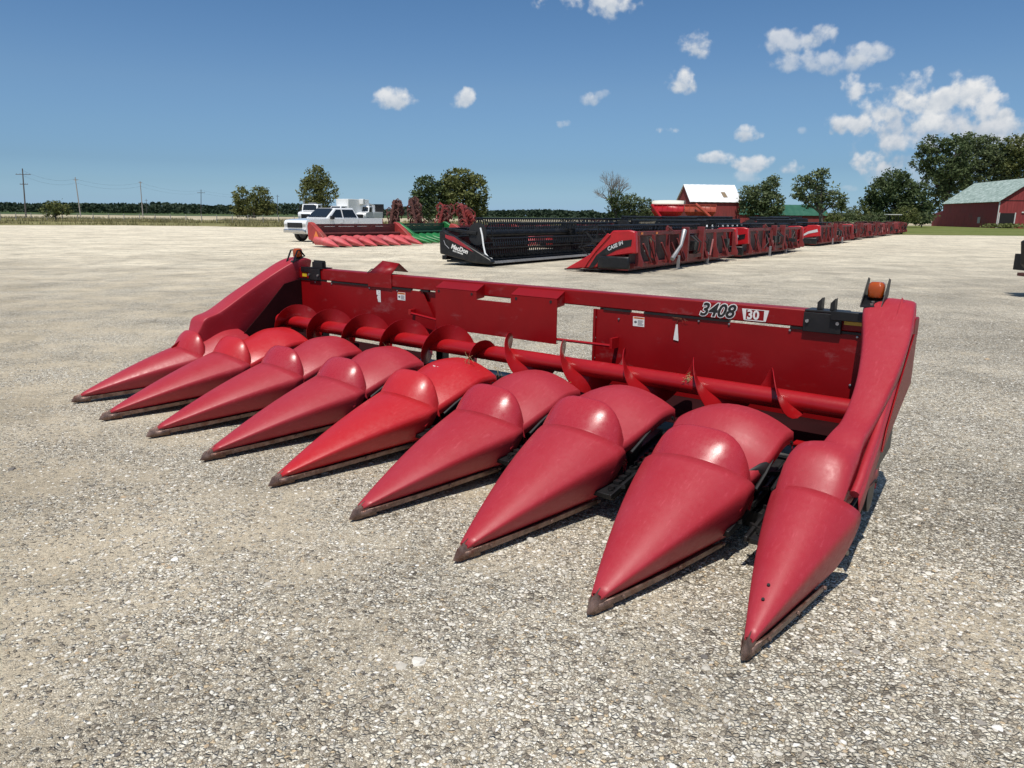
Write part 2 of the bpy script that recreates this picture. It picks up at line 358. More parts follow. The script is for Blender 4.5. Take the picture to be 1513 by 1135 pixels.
strip('lawn',lawn,80,190,36,420,.006,4,4,160,12)
strip('dry_field',dry,150,318,-900,420,.004,1,4,120,13)
strip('crop_field',crop,300,5900,-3300,3300,.008,3,1,120,14)
# loose stones on the lot (real geometry, uncountable)
def stones():
    me=bpy.data.meshes.new('gravel'); 
    # visible foreground, as a ground patch just under the sheet that only carries the stones
    n=26; vs=[];fs=[]
    pts=[G(-60,1180),G(1580,1180),G(1580,470),G(-60,520)]
    for i in range(n+1):
        for j in range(n+1):
            a=pts[0].lerp(pts[1],j/n); b=pts[3].lerp(pts[2],j/n); u=(i/n)**2.0; p=a.lerp(b,u); vs.append((p.x,p.y,-.004))
    for i in range(n):
        for j in range(n): a=i*(n+1)+j; fs.append((a,a+1,a+n+2,a+n+1))
    me.from_pydata(vs,[],fs); o=bpy.data.objects.new('gravel',me); C.objects.link(o)
    m,t,b=nt('loose_stone')
    oi=t.nodes.new('ShaderNodeObjectInfo')
    col=ramp(t,oi.outputs['Random'],[(0,(.17,.155,.14)),(.03,(.34,.31,.27)),(.12,(.54,.50,.43)),(.42,(.66,.61,.53)),(.58,(.36,.31,.25)),(.68,(.76,.72,.64)),(.84,(.84,.81,.75)),(.93,(.50,.38,.25)),(.98,(.14,.125,.115))],'CONSTANT')
    nn=noise_(t,90,5,.65); col=mixc(t,1.0,col,ramp(t,nn,[(.3,.75),(.7,1.12)]),'MULTIPLY')
    t.links.new(col,b.inputs['Base Color']); b.inputs['Roughness'].default_value=.85; b.inputs['Specular IOR Level'].default_value=.25; bump(t,b,nn,.4,.003)
    me.materials.append(m)
    ng=bpy.data.node_groups.new('scatter','GeometryNodeTree'); ng.interface.new_socket('Geometry',in_out='INPUT',socket_type='NodeSocketGeometry'); ng.interface.new_socket('Geometry',in_out='OUTPUT',socket_type='NodeSocketGeometry')
    gi=ng.nodes.new('NodeGroupInput'); go=ng.nodes.new('NodeGroupOutput'); L=ng.links.new
    ji=ng.nodes.new('GeometryNodeGeometryToInstance')
    for k in range(5):
        ico=ng.nodes.new('GeometryNodeMeshIcoSphere'); ico.inputs['Radius'].default_value=1; ico.inputs['Subdivisions'].default_value=2 if k<2 else 1
        sp=ng.nodes.new('GeometryNodeSetPosition'); L(ico.outputs['Mesh'],sp.inputs['Geometry'])
        pos=ng.nodes.new('GeometryNodeInputPosition'); nz=ng.nodes.new('ShaderNodeTexNoise'); nz.noise_dimensions='4D'; nz.inputs['W'].default_value=k*3.7; nz.inputs['Scale'].default_value=1.1
        L(pos.outputs[0],nz.inputs['Vector']); vm=ng.nodes.new('ShaderNodeVectorMath'); vm.operation='MULTIPLY_ADD'; L(nz.outputs['Color'],vm.inputs[0]); vm.inputs[1].default_value=(1.7,1.7,1.7); vm.inputs[2].default_value=(-.85,-.85,-.85)
        L(vm.outputs[0],sp.inputs['Offset'])
        fl=ng.nodes.new('GeometryNodeTransform'); L(sp.outputs[0],fl.inputs['Geometry']); fl.inputs['Scale'].default_value=(1.0,.75+.08*k,.42+.05*k)
        sm=ng.nodes.new('GeometryNodeSetMaterial'); L(fl.outputs[0],sm.inputs['Geometry']); sm.inputs['Material'].default_value=m
        L(sm.outputs[0],ji.inputs[0])
    def scatter(dens,smin,smax,seed,thr):
        dp=ng.nodes.new('GeometryNodeDistributePointsOnFaces'); dp.distribute_method='RANDOM'; L(gi.outputs[0],dp.inputs['Mesh']); dp.inputs['Seed'].default_value=seed
        pos=ng.nodes.new('GeometryNodeInputPosition'); nz=ng.nodes.new('ShaderNodeTexNoise'); nz.inputs['Scale'].default_value=.8; nz.inputs['Detail'].default_value=7; nz.inputs['Roughness'].default_value=.62; L(pos.outputs[0],nz.inputs['Vector'])
        mr=ng.nodes.new('ShaderNodeMapRange'); L(nz.outputs[0],mr.inputs[0]); mr.inputs[1].default_value=thr; mr.inputs[2].default_value=thr+.22; mr.inputs[3].default_value=dens*.16; mr.inputs[4].default_value=dens
        # thin out with distance from the viewpoint side of the lot
        sx=ng.nodes.new('ShaderNodeSeparateXYZ'); L(pos.outputs[0],sx.inputs[0])
        m2=ng.nodes.new('ShaderNodeMapRange'); L(sx.outputs[1],m2.inputs[0]); m2.inputs[1].default_value=2.0; m2.inputs[2].default_value=8.0; m2.inputs[3].default_value=1; m2.inputs[4].default_value=.12
        mm=ng.nodes.new('ShaderNodeMath'); mm.operation='MULTIPLY'; L(mr.outputs[0],mm.inputs[0]); L(m2.outputs[0],mm.inputs[1]); m3=ng.nodes.new('ShaderNodeMapRange'); L(sx.outputs[0],m3.inputs[0]); m3.inputs[1].default_value=-2.2; m3.inputs[2].default_value=.9; m3.inputs[3].default_value=.42; m3.inputs[4].default_value=1.15; m4=ng.nodes.new('ShaderNodeMath'); m4.operation='MULTIPLY'; L(mm.outputs[0],m4.inputs[0]); L(m3.outputs[0],m4.inputs[1]); L(m4.outputs[0],dp.inputs['Density'])
        ip=ng.nodes.new('GeometryNodeInstanceOnPoints'); L(dp.outputs['Points'],ip.inputs['Points']); L(ji.outputs[0],ip.inputs['Instance']); ip.inputs['Pick Instance'].default_value=True
        rr=ng.nodes.new('FunctionNodeRandomValue'); rr.data_type='FLOAT_VECTOR'; rr.inputs[0].default_value=(-.35,-.35,0); rr.inputs[1].default_value=(.35,.35,6.28); L(rr.outputs[0],ip.inputs['Rotation'])
        rs=ng.nodes.new('FunctionNodeRandomValue'); rs.data_type='FLOAT'; rs.inputs[2].default_value=0; rs.inputs[3].default_value=1
        pw=ng.nodes.new('ShaderNodeMath'); pw.operation='POWER'; L(rs.outputs[1],pw.inputs[0]); pw.inputs[1].default_value=2.6
        ms=ng.nodes.new('ShaderNodeMapRange'); L(pw.outputs[0],ms.inputs[0]); ms.inputs[3].default_value=smin; ms.inputs[4].default_value=smax; L(ms.outputs[0],ip.inputs['Scale'])
        return ip.outputs[0]
    jg=ng.nodes.new('GeometryNodeJoinGeometry')
    L(scatter(GRAVEL_DENS,.0045,.013,1,.42),jg.inputs[0]); L(scatter(110,.012,.022,2,.5),jg.inputs[0]); L(scatter(2.0,.022,.034,3,.4),jg.inputs[0])
    L(jg.outputs[0],go.inputs[0])
    md=o.modifiers.new('scatter','NODES'); md.node_group=ng
    tag(o,'loose pale and grey limestone gravel strewn over the lot in the foreground','gravel',kind='stuff')
GRAVEL_DENS=8500
stones()
bulk=flat('shade_dark_red',(.022,.004,.005),.8,spec=.1)  # shade around the auger is put into this near-black red
# ------------------------------------------------------------------ the corn head in the foreground
RZ=math.atan2(AX.y,AX.x)
head=empty('corn_head',(ORI.x,ORI.y,0),RZ,'large faded red corn head with nine long pointed snouts, alone in the foreground','corn head')
def cm(pts,n):      # catmull-rom resample of 2D points
    out=[]
    for i in range(len(pts)-1):
        p0=pts[max(i-1,0)];p1=pts[i];p2=pts[i+1];p3=pts[min(i+2,len(pts)-1)]
        for k in range(n):
            u=k/n; out.append(tuple(.5*((2*b)+(-a+c)*u+(2*a-5*b+4*c-d)*u*u+(-a+3*b-3*c+d)*u**3) for a,b,c,d in zip(p0,p1,p2,p3)))
    out.append(tuple(pts[-1])); return out
def lerp(a,b,u): return a+(b-a)*u
def interp(tab,x):
    if x<=tab[0][0]: return tab[0][1]
    for (a,b),(c,d) in zip(tab,tab[1:]):
        if x<=c: return lerp(b,d,(x-a)/(c-a)) 
    return tab[-1][1]
SHP=cm([(0,1),(.3,.985),(.58,.935),(.79,.865),(.94,.79),(1.05,.71),(1.04,.56),(.95,.35),(.83,.16),(.72,.03)],2)
SW=cm([(0,0.),(.3,.012),(.58,.055),(.79,.12),(.93,.18),(1.,.215),(1.,.20),(.94,.15),(.84,.10),(.76,.07)],2)
def full(a): # mirror half profile -> left bottom ... top ... right bottom
    return [(-x,y) for x,y in a[::-1]]+[(x,y) for x,y in a[1:]]
def divider(root,i,s0,q0,sc,L,zs,qh,zh,qd,zd,hw,mats,res=18,swk=1.0,hoff=0.0,box=False):
    mshell,mhump,mhood=mats
    prof=full(SHP); swp=[b for _,b in SW]; sw=[v*swk for v in swp[::-1]+swp[1:]]
    rows=[]
    for j in range(res+1):
        t=.07+(1-.07)*j/res
        zb=.050+.045*t; zt=zb+(zs-zb)*(t**1.0)*(1+.03*math.sin(PI*t)); W_=hw*(t**.93)
        if zt<zb+.01: zt=zb+.01
        rows.append([(s0+(sc-s0)*t+x*W_, q0+(L-q0)*t+sw[k]*t**3.2, zb+(zt-zb)*y*(1 if y<1 else 1)) for k,(x,y) in enumerate(prof)])
    m=MB(); m.grid(rows)
    sh=m.build('divider_point',mshell,root,angle=60,solid=.006)
    # worn steel nose
    m=MB(); 
    def ring(t,e,zl,zh_):
        W_=hw*(t**.93)*.86+e; c=s0+(sc-s0)*t; q=q0+(L-q0)*t
        return [(c-W_,q,zl),(c-W_*.9,q,lerp(zl,zh_,.55)),(c,q-.004,zh_),(c+W_*.9,q,lerp(zl,zh_,.55)),(c+W_,q,zl)]
    zt7=.050+.4*.05
    zt_=lambda t:.052+(zs-.05)*t*1.05
    r0_=ring(.02,.010,.010,zt_(.03)+.004)
    m.grid([r0_,ring(.05,.011,.012,zt_(.05)+.004),ring(.085,.007,.016,zt_(.085)+.003),ring(.105,.004,.02,zt_(.105)+.001)])
    m.add([(s0,q0-.014,.020)]+r0_,[(0,1,2),(0,2,3),(0,3,4),(0,4,5),(0,5,1)])
    # side flanges of the nose running back over the skid
    for sg in (-1,1):
        pts=[]
        for t in (.05,.09,.14):
            W_=hw*(t**.93)*.80+.010; pts.append((s0+(sc-s0)*t+sg*W_,q0+(L-q0)*t))
        m.grid([[(p[0],p[1],.014),(p[0]+sg*.002,p[1],.052)] for p in pts])
    m.build('worn_nose',worn,sh,angle=50,solid=.003)
    # skid tray with an upturned lip below the shell
    m=MB(); pl=[];pr=[]
    for t in ((.06,.2,.35,.5,.65,.80) if box else (.06,.2,.4,.6,.8,.93)):
        W_=hw*(t**.93)*.725+.014*min(1,t*5); zb=.018+.055*t; pl.append((s0+(sc-s0)*t-W_,q0+(L-q0)*t+.07*t**3,zb)); pr.append((s0+(sc-s0)*t+W_,q0+(L-q0)*t+.07*t**3,zb))
    for side,sg in ((pl,-1),(pr,1)):
        m.grid([[(p[0]-sg*.03,p[1],p[2]-.004),(p[0],p[1],p[2]),(p[0]+sg*.004,p[1],p[2]+.028),(p[0]-sg*.006,p[1],p[2]+.030)] for p in side])
    m.grid([[ (a[0]+.03,a[1],a[2]-.004),(b[0]-.03,b[1],b[2]-.004)] for a,b in zip(pl,pr)])
    m.build('skid_tray',worn,sh,angle=40,solid=.003)
    for k in (1,3,5):
        p=pr[k]; m=MB(); m.cyl((p[0]+.003,p[1],p[2]+.018),(p[0]+.012,p[1],p[2]+.018),.009,8); m.build('tray_bolt',worn,sh,angle=40)
    # dark inner underside of the point
    # moulded dome rising out of the rear arch of the point
    if mhump:
        half=[k for k,(x,y) in enumerate(prof) if y>=.60]; edge=rows[-1]
        E=[edge[k] for k in half]; XS=[prof[k][0] for k in half]; n_=len(E); zend=E[0][2]
        H=[]
        for e,x in zip(E,XS):
            f=(1-min(1,abs(x))**(6 if box else 3.6))**(.5 if box else .62) if abs(x)<1 else 0
            fx=abs(x)
            H.append((sc+x*(hw-.012),lerp(qh,max(e[1]+.0,qh-.02),fx**3),zend-.035+(zh-zend+.035)*f))
        dr=[]
        dr.append([(sc+(e[0]-sc)*.90,e[1]-.09,e[2]-.085) for e in E])
        K=12
        for j in range(K+1):
            u=j/K; a1=lerp(u,1-math.cos(PI/2*u),.22); a2=lerp(u,math.sin(PI/2*u),.62)
            dr.append([(lerp(sc+(e[0]-sc)*.972,h[0],a1),lerp(e[1]-.004,h[1],lerp(u,a1,.5)),lerp(e[2]-.010,h[2],a2)) for e,h in zip(E,H)])
        last=dr[-1]
        for dq,dz,sc_ in ((.014,-.008,.99),(.026,-.03,.965),(.028,-.09,.92)):
            dr.append([(sc+(p[0]-sc)*sc_,p[1]+dq,p[2]+dz) for p in last])
        m=MB(); m.grid(dr); m.build('divider_dome',mhump,root,angle=70)
    # hood behind the dome
    if qd:
        rows=[]; hx=[-1.0,-.99,-.95,-.86,-.72,-.55,-.36,-.18,0,.18,.36,.55,.72,.86,.95,.99,1.0]
        prof=[(qh-.10,zh-.15,.72),(qh-.01,zh-.115,.83),(qh+.09,lerp(zh-.09,zd,.20),.93),(lerp(qh,qd,.42),lerp(zh-.07,zd,.55),1.01),(lerp(qh,qd,.65),zd-.002,1.04),(lerp(qh,qd,.9),zd,1.04),(qd-.008,zd-.004,1.04),(qd,zd-.016,1.035),(qd+.003,zd-.05,1.03)]
        pr2=cm(prof,3)
        for q,z,wf in pr2:
            w=(hw-.002)*wf
            r=[]
            for x in hx:
                drop=.105*abs(x)**2.1+ (.055 if abs(x)>.995 else 0)
                r.append((sc+hoff+x*w,q+.035*(abs(x)**2.2)*max(0,(q-qh)/(qd-qh)),z-drop))
            rows.append(r)
        m=MB(); m.grid(rows); hd=m.build('divider_hood',mhood,root,angle=60,solid=.007)
        if res>10:
            for sg in (-1,1):
                m=MB(); m.tube([(sc+hoff+sg*(hw+.0)*(.94+.09*k/6),q+.01,z-.15) for k,(q,z,_) in enumerate(pr2[3:-3:3])],.009,6); m.build('rubber_lip',rubber,hd,angle=40)
DIV=[ # s0,q0,sc,L,zs,qh,zh,qd,zd,hw
 (0.0,.093,.14,.99,.40,1.13,.535,1.55,.53,.255),
 (.765,0,.762,1.045,.415,1.19,.54,1.73,.57,.29),
 (1.496,.02,1.524,1.045,.415,1.19,.54,1.715,.57,.29),
 (2.286,0,2.286,1.04,.415,1.20,.54,1.705,.57,.29),
 (3.048,.012,3.048,1.03,.41,1.20,.545,1.70,.572,.29),
 (3.815,0,3.81,1.01,.415,1.18,.555,1.67,.585,.29),
 (4.58,0,4.572,.945,.475,1.11,.61,1.54,.615,.29),
 (5.334,0,5.334,.86,.485,1.02,.60,1.41,.645,.285),
 (5.956,.096,5.915,.85,.465,1.06,.605,1.42,.53,.19)]
fd=faded_dome
MT=[(faded,fresh2,faded),(faded,fresh,fresh),(faded,fd,faded),(faded,fd,faded),(fresh,fresh,fresh),(faded,fd,faded),(faded,fd,faded),(faded,fd,faded),(faded,None,faded)]
for i,d in enumerate(DIV): divider(head,i,*d,MT[i],swk=.5,hoff={8:-.05,0:.05,7:.018}.get(i,.035),box=(i==8))
# two small bolt holes in the right-hand point
for t_ in (.27,.35):
    zc=.050+.045*t_+(.465-.05-.045*t_)*t_*1.03; q=.096+(.84-.096)*t_; m=MB(); m.cyl((5.955-.04*t_,q,zc-.006),(5.955-.04*t_-.0,q-.004,zc+.0035),.0065,10); m.build('bolt_hole',rubber,head)
# row units in the eight gaps
sc_=[d[2] for d in DIV]
for i in range(8):
    a=sc_[i];b=sc_[i+1]; c=(a+b)/2; qf=lerp(DIV[i][3],DIV[i+1][3],.5)-.30; dq=qf-.78
    f=1.06+dq; m=MB()
    m.box((c-.24,1.55,.14),(c+.24,1.72,.28)); m.box((c-.21,1.15,.08),(c+.21,1.6,.17))
    for sg in (-1,1):
        m.bar((c+sg*.115,f,.15),(c+sg*.115,1.70,.30),.14,.03)
        m.bar((c+sg*.19,f+.12,.17),(c+sg*.19,1.66,.315),.05,.06)
        m.bar((c+sg*.045,f-.03,.165),(c+sg*.045,1.66,.325),.018,.03)
    ru=m.build('row_unit',black,head,angle=40,bevel=.004)
    for sg in (-1,1):
        m=MB(); m.bar((c+sg*.085,f+.03,.172),(c+sg*.085,1.64,.305),.014,.012)
        for k in range(10):
            q=f+.04+k*.056; z=.18+(q-f)*.22
            if q>1.62: break
            m.box((c+sg*.085-.018,q,z-.01),(c+sg*.085+.018,q+.038,z+.008))
            if k%3==0: m.bar((c+sg*.08,q+.02,z),(c+sg*.02,q+.045,z+.008),.012,.02)
        m.build('gathering_chain',black,ru,angle=40)
    for sg,sx,ii in ((1,a,i),(-1,b,i+1)):
        w=DIV[ii][9]; qq=DIV[ii][5]-.01; zt=DIV[ii][4]-.10; m=MB()
        rows=[]
        for k in range(9):
            u=k/8; bul=math.sin(PI*u**.8)
            rows.append([(sx+sg*(w-.075+.03*bul),qq+.01+.15*u,zt+.01-.20*u),(sx+sg*(w-.05+.055*bul),qq+.03+.13*u+.03*bul,zt+.03+.05*bul-.17*u),(sx+sg*(w-.04+.05*bul),qq+.05+.13*u+.05*bul,zt+.04+.075*bul-.17*u)])
        m.grid(rows); m.build('rubber_ear',rubber,head,angle=60,solid=.008)
# deck bridge strip, trough, frame
m=MB(); m.box((.2,1.72,.10),(5.80,2.16,.30)); m.box((.2,2.2,.12),(5.8,2.34,.34))
for s in (.5,2.2,3.9,5.6): m.box((s,2.3,.2),(s+.08,2.38,1.0))
m.build('main_frame',black,head,angle=40)
m=MB(); tp=cm([(1.70,.385),(1.77,.37),(1.88,.36),(2.0,.385),(2.1,.43)],4)
m.grid([[(s,q,z) for q,z in tp] for s in (.15,2.25)]); m.grid([[(s,q,z) for q,z in tp[:12]] for s in (2.25,3.92)]); m.grid([[(s,q,z) for q,z in tp] for s in (3.92,5.92)])
for a in (.15,3.92):
    b=2.25 if a<1 else 5.92
    m.grid([[(s,2.1,.43),(s,2.16,.43),(s,2.22,.42)] for s in (a,b)])
m.build('auger_trough',bulk,head,angle=50,solid=.005)  # trough painted near-black, with the shade under the auger in its colour
m=MB()
for i in range(8):
    c=(sc_[i]+sc_[i+1])/2; m=MB(); m.bar((c-.06,1.72,.40),(c+.12,1.72,.40),.08,.008); m.build('trough_strap',redb,head,angle=40)
    m=MB(); m.bar((c+.22,1.76,.40),(c+.30,1.70,.40),.04,.006); m.build('trough_strap',redb,head,angle=40)
for i in range(8):
    c=(sc_[i]+sc_[i+1])/2; m=MB(); m.box((c-.12,1.64,.335),(c+.12,1.665,.341)); m.build('bare_strip',galv,head,angle=0)
# auger
AQ,AZ,AR,FR=1.86,.600,.058,.172
au=MB(); au.cyl((.5,AQ,AZ),(5.98,AQ,AZ),AR,28); ag=au.build('auger_tube',redb,head,angle=50)
def flight(s0,phi0,phi1,sgn,pitch=.485):
    n=int(abs(phi1-phi0)/12)+1; ro=[]
    for k in range(n+1):
        ph=lerp(phi0,phi1,k/n); s=s0+sgn*pitch*(ph-90)/360; c_=math.cos(math.radians(ph)); z_=math.sin(math.radians(ph))
        edge=min(1,(ph-phi0)/50+.0,(phi1-ph)/50) if True else 1
        R=lerp(AR,FR,max(0.02,edge)**.6)
        h=.0024; rr_=(AR*.96,lerp(AR,R,.5),R)
        ro.append([(s-h,AQ-r*c_,AZ+r*z_) for r in rr_]+[(s+h,AQ-r*c_,AZ+r*z_) for r in rr_[::-1]])
    m=MB(); m.grid(ro,True); return m
m=flight(.79,-200,90+360*5-10,1,.497); m.build('auger_flighting',redp,ag,angle=40)  # darker red than the right spiral: its shaded faces are put into the colour
# right hand spiral is laid the other way round
m=flight(3.39,-60-360*4,90+130,-1,.492); m.build('auger_flighting',redb,ag,angle=40)
for k in range(5):
    s=3.43+k*.492; m=MB(); m.cyl((s+.03,AQ-.075,AZ+.028),(s+.045,AQ-.082,AZ+.03),.010,8); m.build('flight_bolt',galv,ag)
# beam
BQ=2.22; Z0,Z1=.975,1.083
m=MB(); m.box((.10,BQ,Z0),(6.0,BQ+.115,Z1)); bm_=m.build('top_beam',redp,head,angle=30,bevel=.008)
m=MB()
m.prism([(1.415,Z0-.012),(1.735,Z0-.012),(1.735,Z1+.005),(1.415,Z1+.005)],'y',BQ-.012,BQ-.004)
m.add([(1.43,BQ-.012,Z1+.005),(1.735,BQ-.012,Z1+.005),(1.725,BQ+.10,Z1+.10),(1.50,BQ+.10,Z1+.115),(1.735,BQ+.2,Z1+.02),(1.47,BQ+.2,Z1+.02)],[(0,1,2,3),(3,2,4,5)])
m.build('saddle_bracket',redp,bm_,angle=25,solid=.006)
m=MB(); m.tube([(1.40,BQ-.004,Z1),(1.42,BQ+.03,Z1+.035),(1.47,BQ+.07,Z1+.04)],.005,6); m.build('hose',rubber,bm_)
for a_,b_ in ((.10,.60),(.86,1.98),(2.10,2.2),(3.98,4.20),(4.31,4.93),(5.32,5.9)):
    m=MB(); m.box((a_,BQ-.006,Z0-.014),(b_,BQ+.02,Z0)); m.build('beam_lip',black,bm_,angle=0)
# back sheets
def sheet(poly,q,name='back_sheet',th=.006,mat=None,hem=True):
    m=MB(); m.prism(poly,'y',q,q+th)
    return m.build(name,mat or redp,head,angle=30)
ZS=Z0-.014
sheet([(.15,.45),(2.30,.45),(2.262,.73),(2.12,ZS),(.15,ZS)],BQ+.002)
m=MB(); m.prism([(2.05,ZS),(2.36,ZS),(2.275,.74),(2.30,.45),(2.15,.45)],'y',BQ+.03,BQ+.045); m.bar((2.36,BQ+.09,.98),(2.20,BQ+.10,.80),.06,.05); m.cyl((2.27,BQ+.1,.78),(2.27,BQ+.16,.78),.07,18); m.build('throat_brace',redp,head)
m=MB(); m.cyl((2.30,BQ+.06,.80),(2.30,BQ+.09,.80),.06,20); m.build('throat_pulley',rubber,head)
sheet([(3.90,.40),(5.92,.40),(5.92,ZS),(3.90,ZS)],BQ+.002)
m=MB(); m.prism([(3.90,.40),(3.92,.40),(3.92,ZS),(3.90,ZS)],'y',BQ-.012,BQ); 
m.build('sheet_hem',redp,head)
# centre panel with two box-shaped ears over the beam
PQ=BQ-.10; EF=1.022
m=MB()
m.box((2.378,PQ,.68),(3.637,PQ+.006,.955)); m.box((2.378,PQ,.955),(2.84,PQ+.006,EF)); m.box((3.195,PQ,.955),(3.637,PQ+.006,EF))
for a_,b_ in ((2.378,2.84),(3.195,3.637)):
    m.prism([(PQ,EF),(BQ-.001,1.070),(BQ-.001,1.064),(PQ,EF-.006)],'x',a_,b_)
    for s_ in (a_,b_-.005): m.prism([(PQ+.006,EF-.007),(BQ-.001,1.063),(BQ-.001,.965),(PQ+.006,.955)],'x',s_,s_+.005)
m.box((2.384,PQ+.006,.68),(3.631,PQ+.03,.686))
cp=m.build('centre_panel',redp,head,angle=30)
for s_ in (2.42,2.79,3.25,3.58):
    m=MB(); m.cyl((s_,PQ+.001,.995),(s_,PQ-.003,.995),.011,12); m.build('panel_hole',rubber,cp)
# throat rods
m=MB(); m.tube([(2.02,2.17,.768),(2.40,2.16,.735)],.010,8); m.box((2.0,2.16,.755),(2.03,2.22,.80)); m.build('throat_rod',redb,head)
m=MB(); m.tube([(3.60,2.14,.715),(4.10,2.14,.72)],.011,8); m.box((4.095,2.13,.70),(4.115,2.22,.775)); m.build('throat_rod',redb,head)
for s,z in ((.22,.945),(.60,.948),(.86,.948),(1.42,.945),(1.80,.945),(3.915,.90),(3.915,.75),(3.915,.60),(4.11,.905),(4.72,.948),(4.93,.948),(5.32,.948),(5.71,.948),(5.70,.66)):
    m=MB(); m.ball((s,BQ-.002,z),.0085,8,5,(1,.6,1)); m.build('sheet_bolt',galv,head)
# end brackets on the beam
for s0,s1,left in ((.39,.70,True),(5.40,5.70,False)):
    m=MB()
    if left:
        m.box((.52,BQ-.02,.972),(.70,BQ-.006,1.082)); m.box((.50,BQ-.01,1.084),(.73,BQ+.12,1.094)); m.box((.56,BQ+.0,1.094),(.72,BQ+.05,1.15)); m.box((.39,BQ-.014,1.04),(.52,BQ-.005,1.095))
        m.box((.56,BQ+.02,1.10),(.74,BQ+.03,1.165))
    else:
        m.box((5.40,BQ-.022,.955),(5.62,BQ-.006,1.072)); m.box((5.40,BQ-.012,1.075),(5.63,BQ+.12,1.087))
        m.prism([(5.46,1.087),(5.485,1.087),(5.485,1.16),(5.46,1.13)],'y',BQ+.02,BQ+.08); m.prism([(5.535,1.087),(5.56,1.087),(5.56,1.16),(5.535,1.13)],'y',BQ+.02,BQ+.08)
        m.box((5.56,BQ-.045,1.04),(5.74,BQ-.03,1.092)); m.box((5.56,BQ-.03,1.082),(5.74,BQ+.03,1.092))
    br=m.build('beam_bracket',black,head,angle=30,bevel=.003)
    for s in ((.535,.68) if left else (5.425,5.60)): m=MB(); m.cyl((s,BQ-.021,1.02),(s,BQ-.034,1.02),.011,6); m.build('bracket_bolt',galv,br,angle=30)
yel=flat('yellow_reflector',(.62,.42,.02),.35,var=.15)
m=MB(); m.box((5.63,BQ-.006,1.015),(5.73,BQ-.002,1.055)); m.build('yellow_reflector',yel,head)
m=MB(); m.box((.40,BQ-.006,.995),(.47,BQ-.002,1.03)); m.build('yellow_reflector',yel,head)
# ------------------------------------------------------------------ end shields
ST=[ # q, ztop, s_in, s_out, z inner bottom, z outer bottom
 (.76,.33,5.80,6.03,.26,.26),(.85,.43,5.765,6.05,.28,.28),(.93,.535,5.752,6.06,.30,.30),(1.0,.595,5.752,6.06,.32,.34),(1.06,.612,5.758,6.057,.34,.38),(1.09,.615,5.79,6.055,.36,.40),(1.115,.62,5.86,6.052,.38,.43),
 (1.20,.655,5.885,6.045,.38,.45),(1.35,.70,5.895,6.045,.42,.52),(1.6,.84,5.875,6.055,.45,.62),(1.9,1.0,5.81,6.045,.45,.75),(2.08,1.105,5.755,6.02,.62,.92),(2.2,1.16,5.725,6.0,.9,1.0),(2.30,1.175,5.72,5.985,1.02,1.02),(2.37,1.15,5.725,5.975,1.05,1.02)]
STL=[(1.00,.38,5.90,5.98,.30,.30),(1.08,.46,5.86,6.0,.34,.34),(1.15,.565,5.82,6.03,.38,.40)]+[(q,zt,min(si,5.80) if q>.9 else si,so,min(zi,.40) if q<2 else zi,zo) for (q,zt,si,so,zi,zo) in ST if q>1.15]
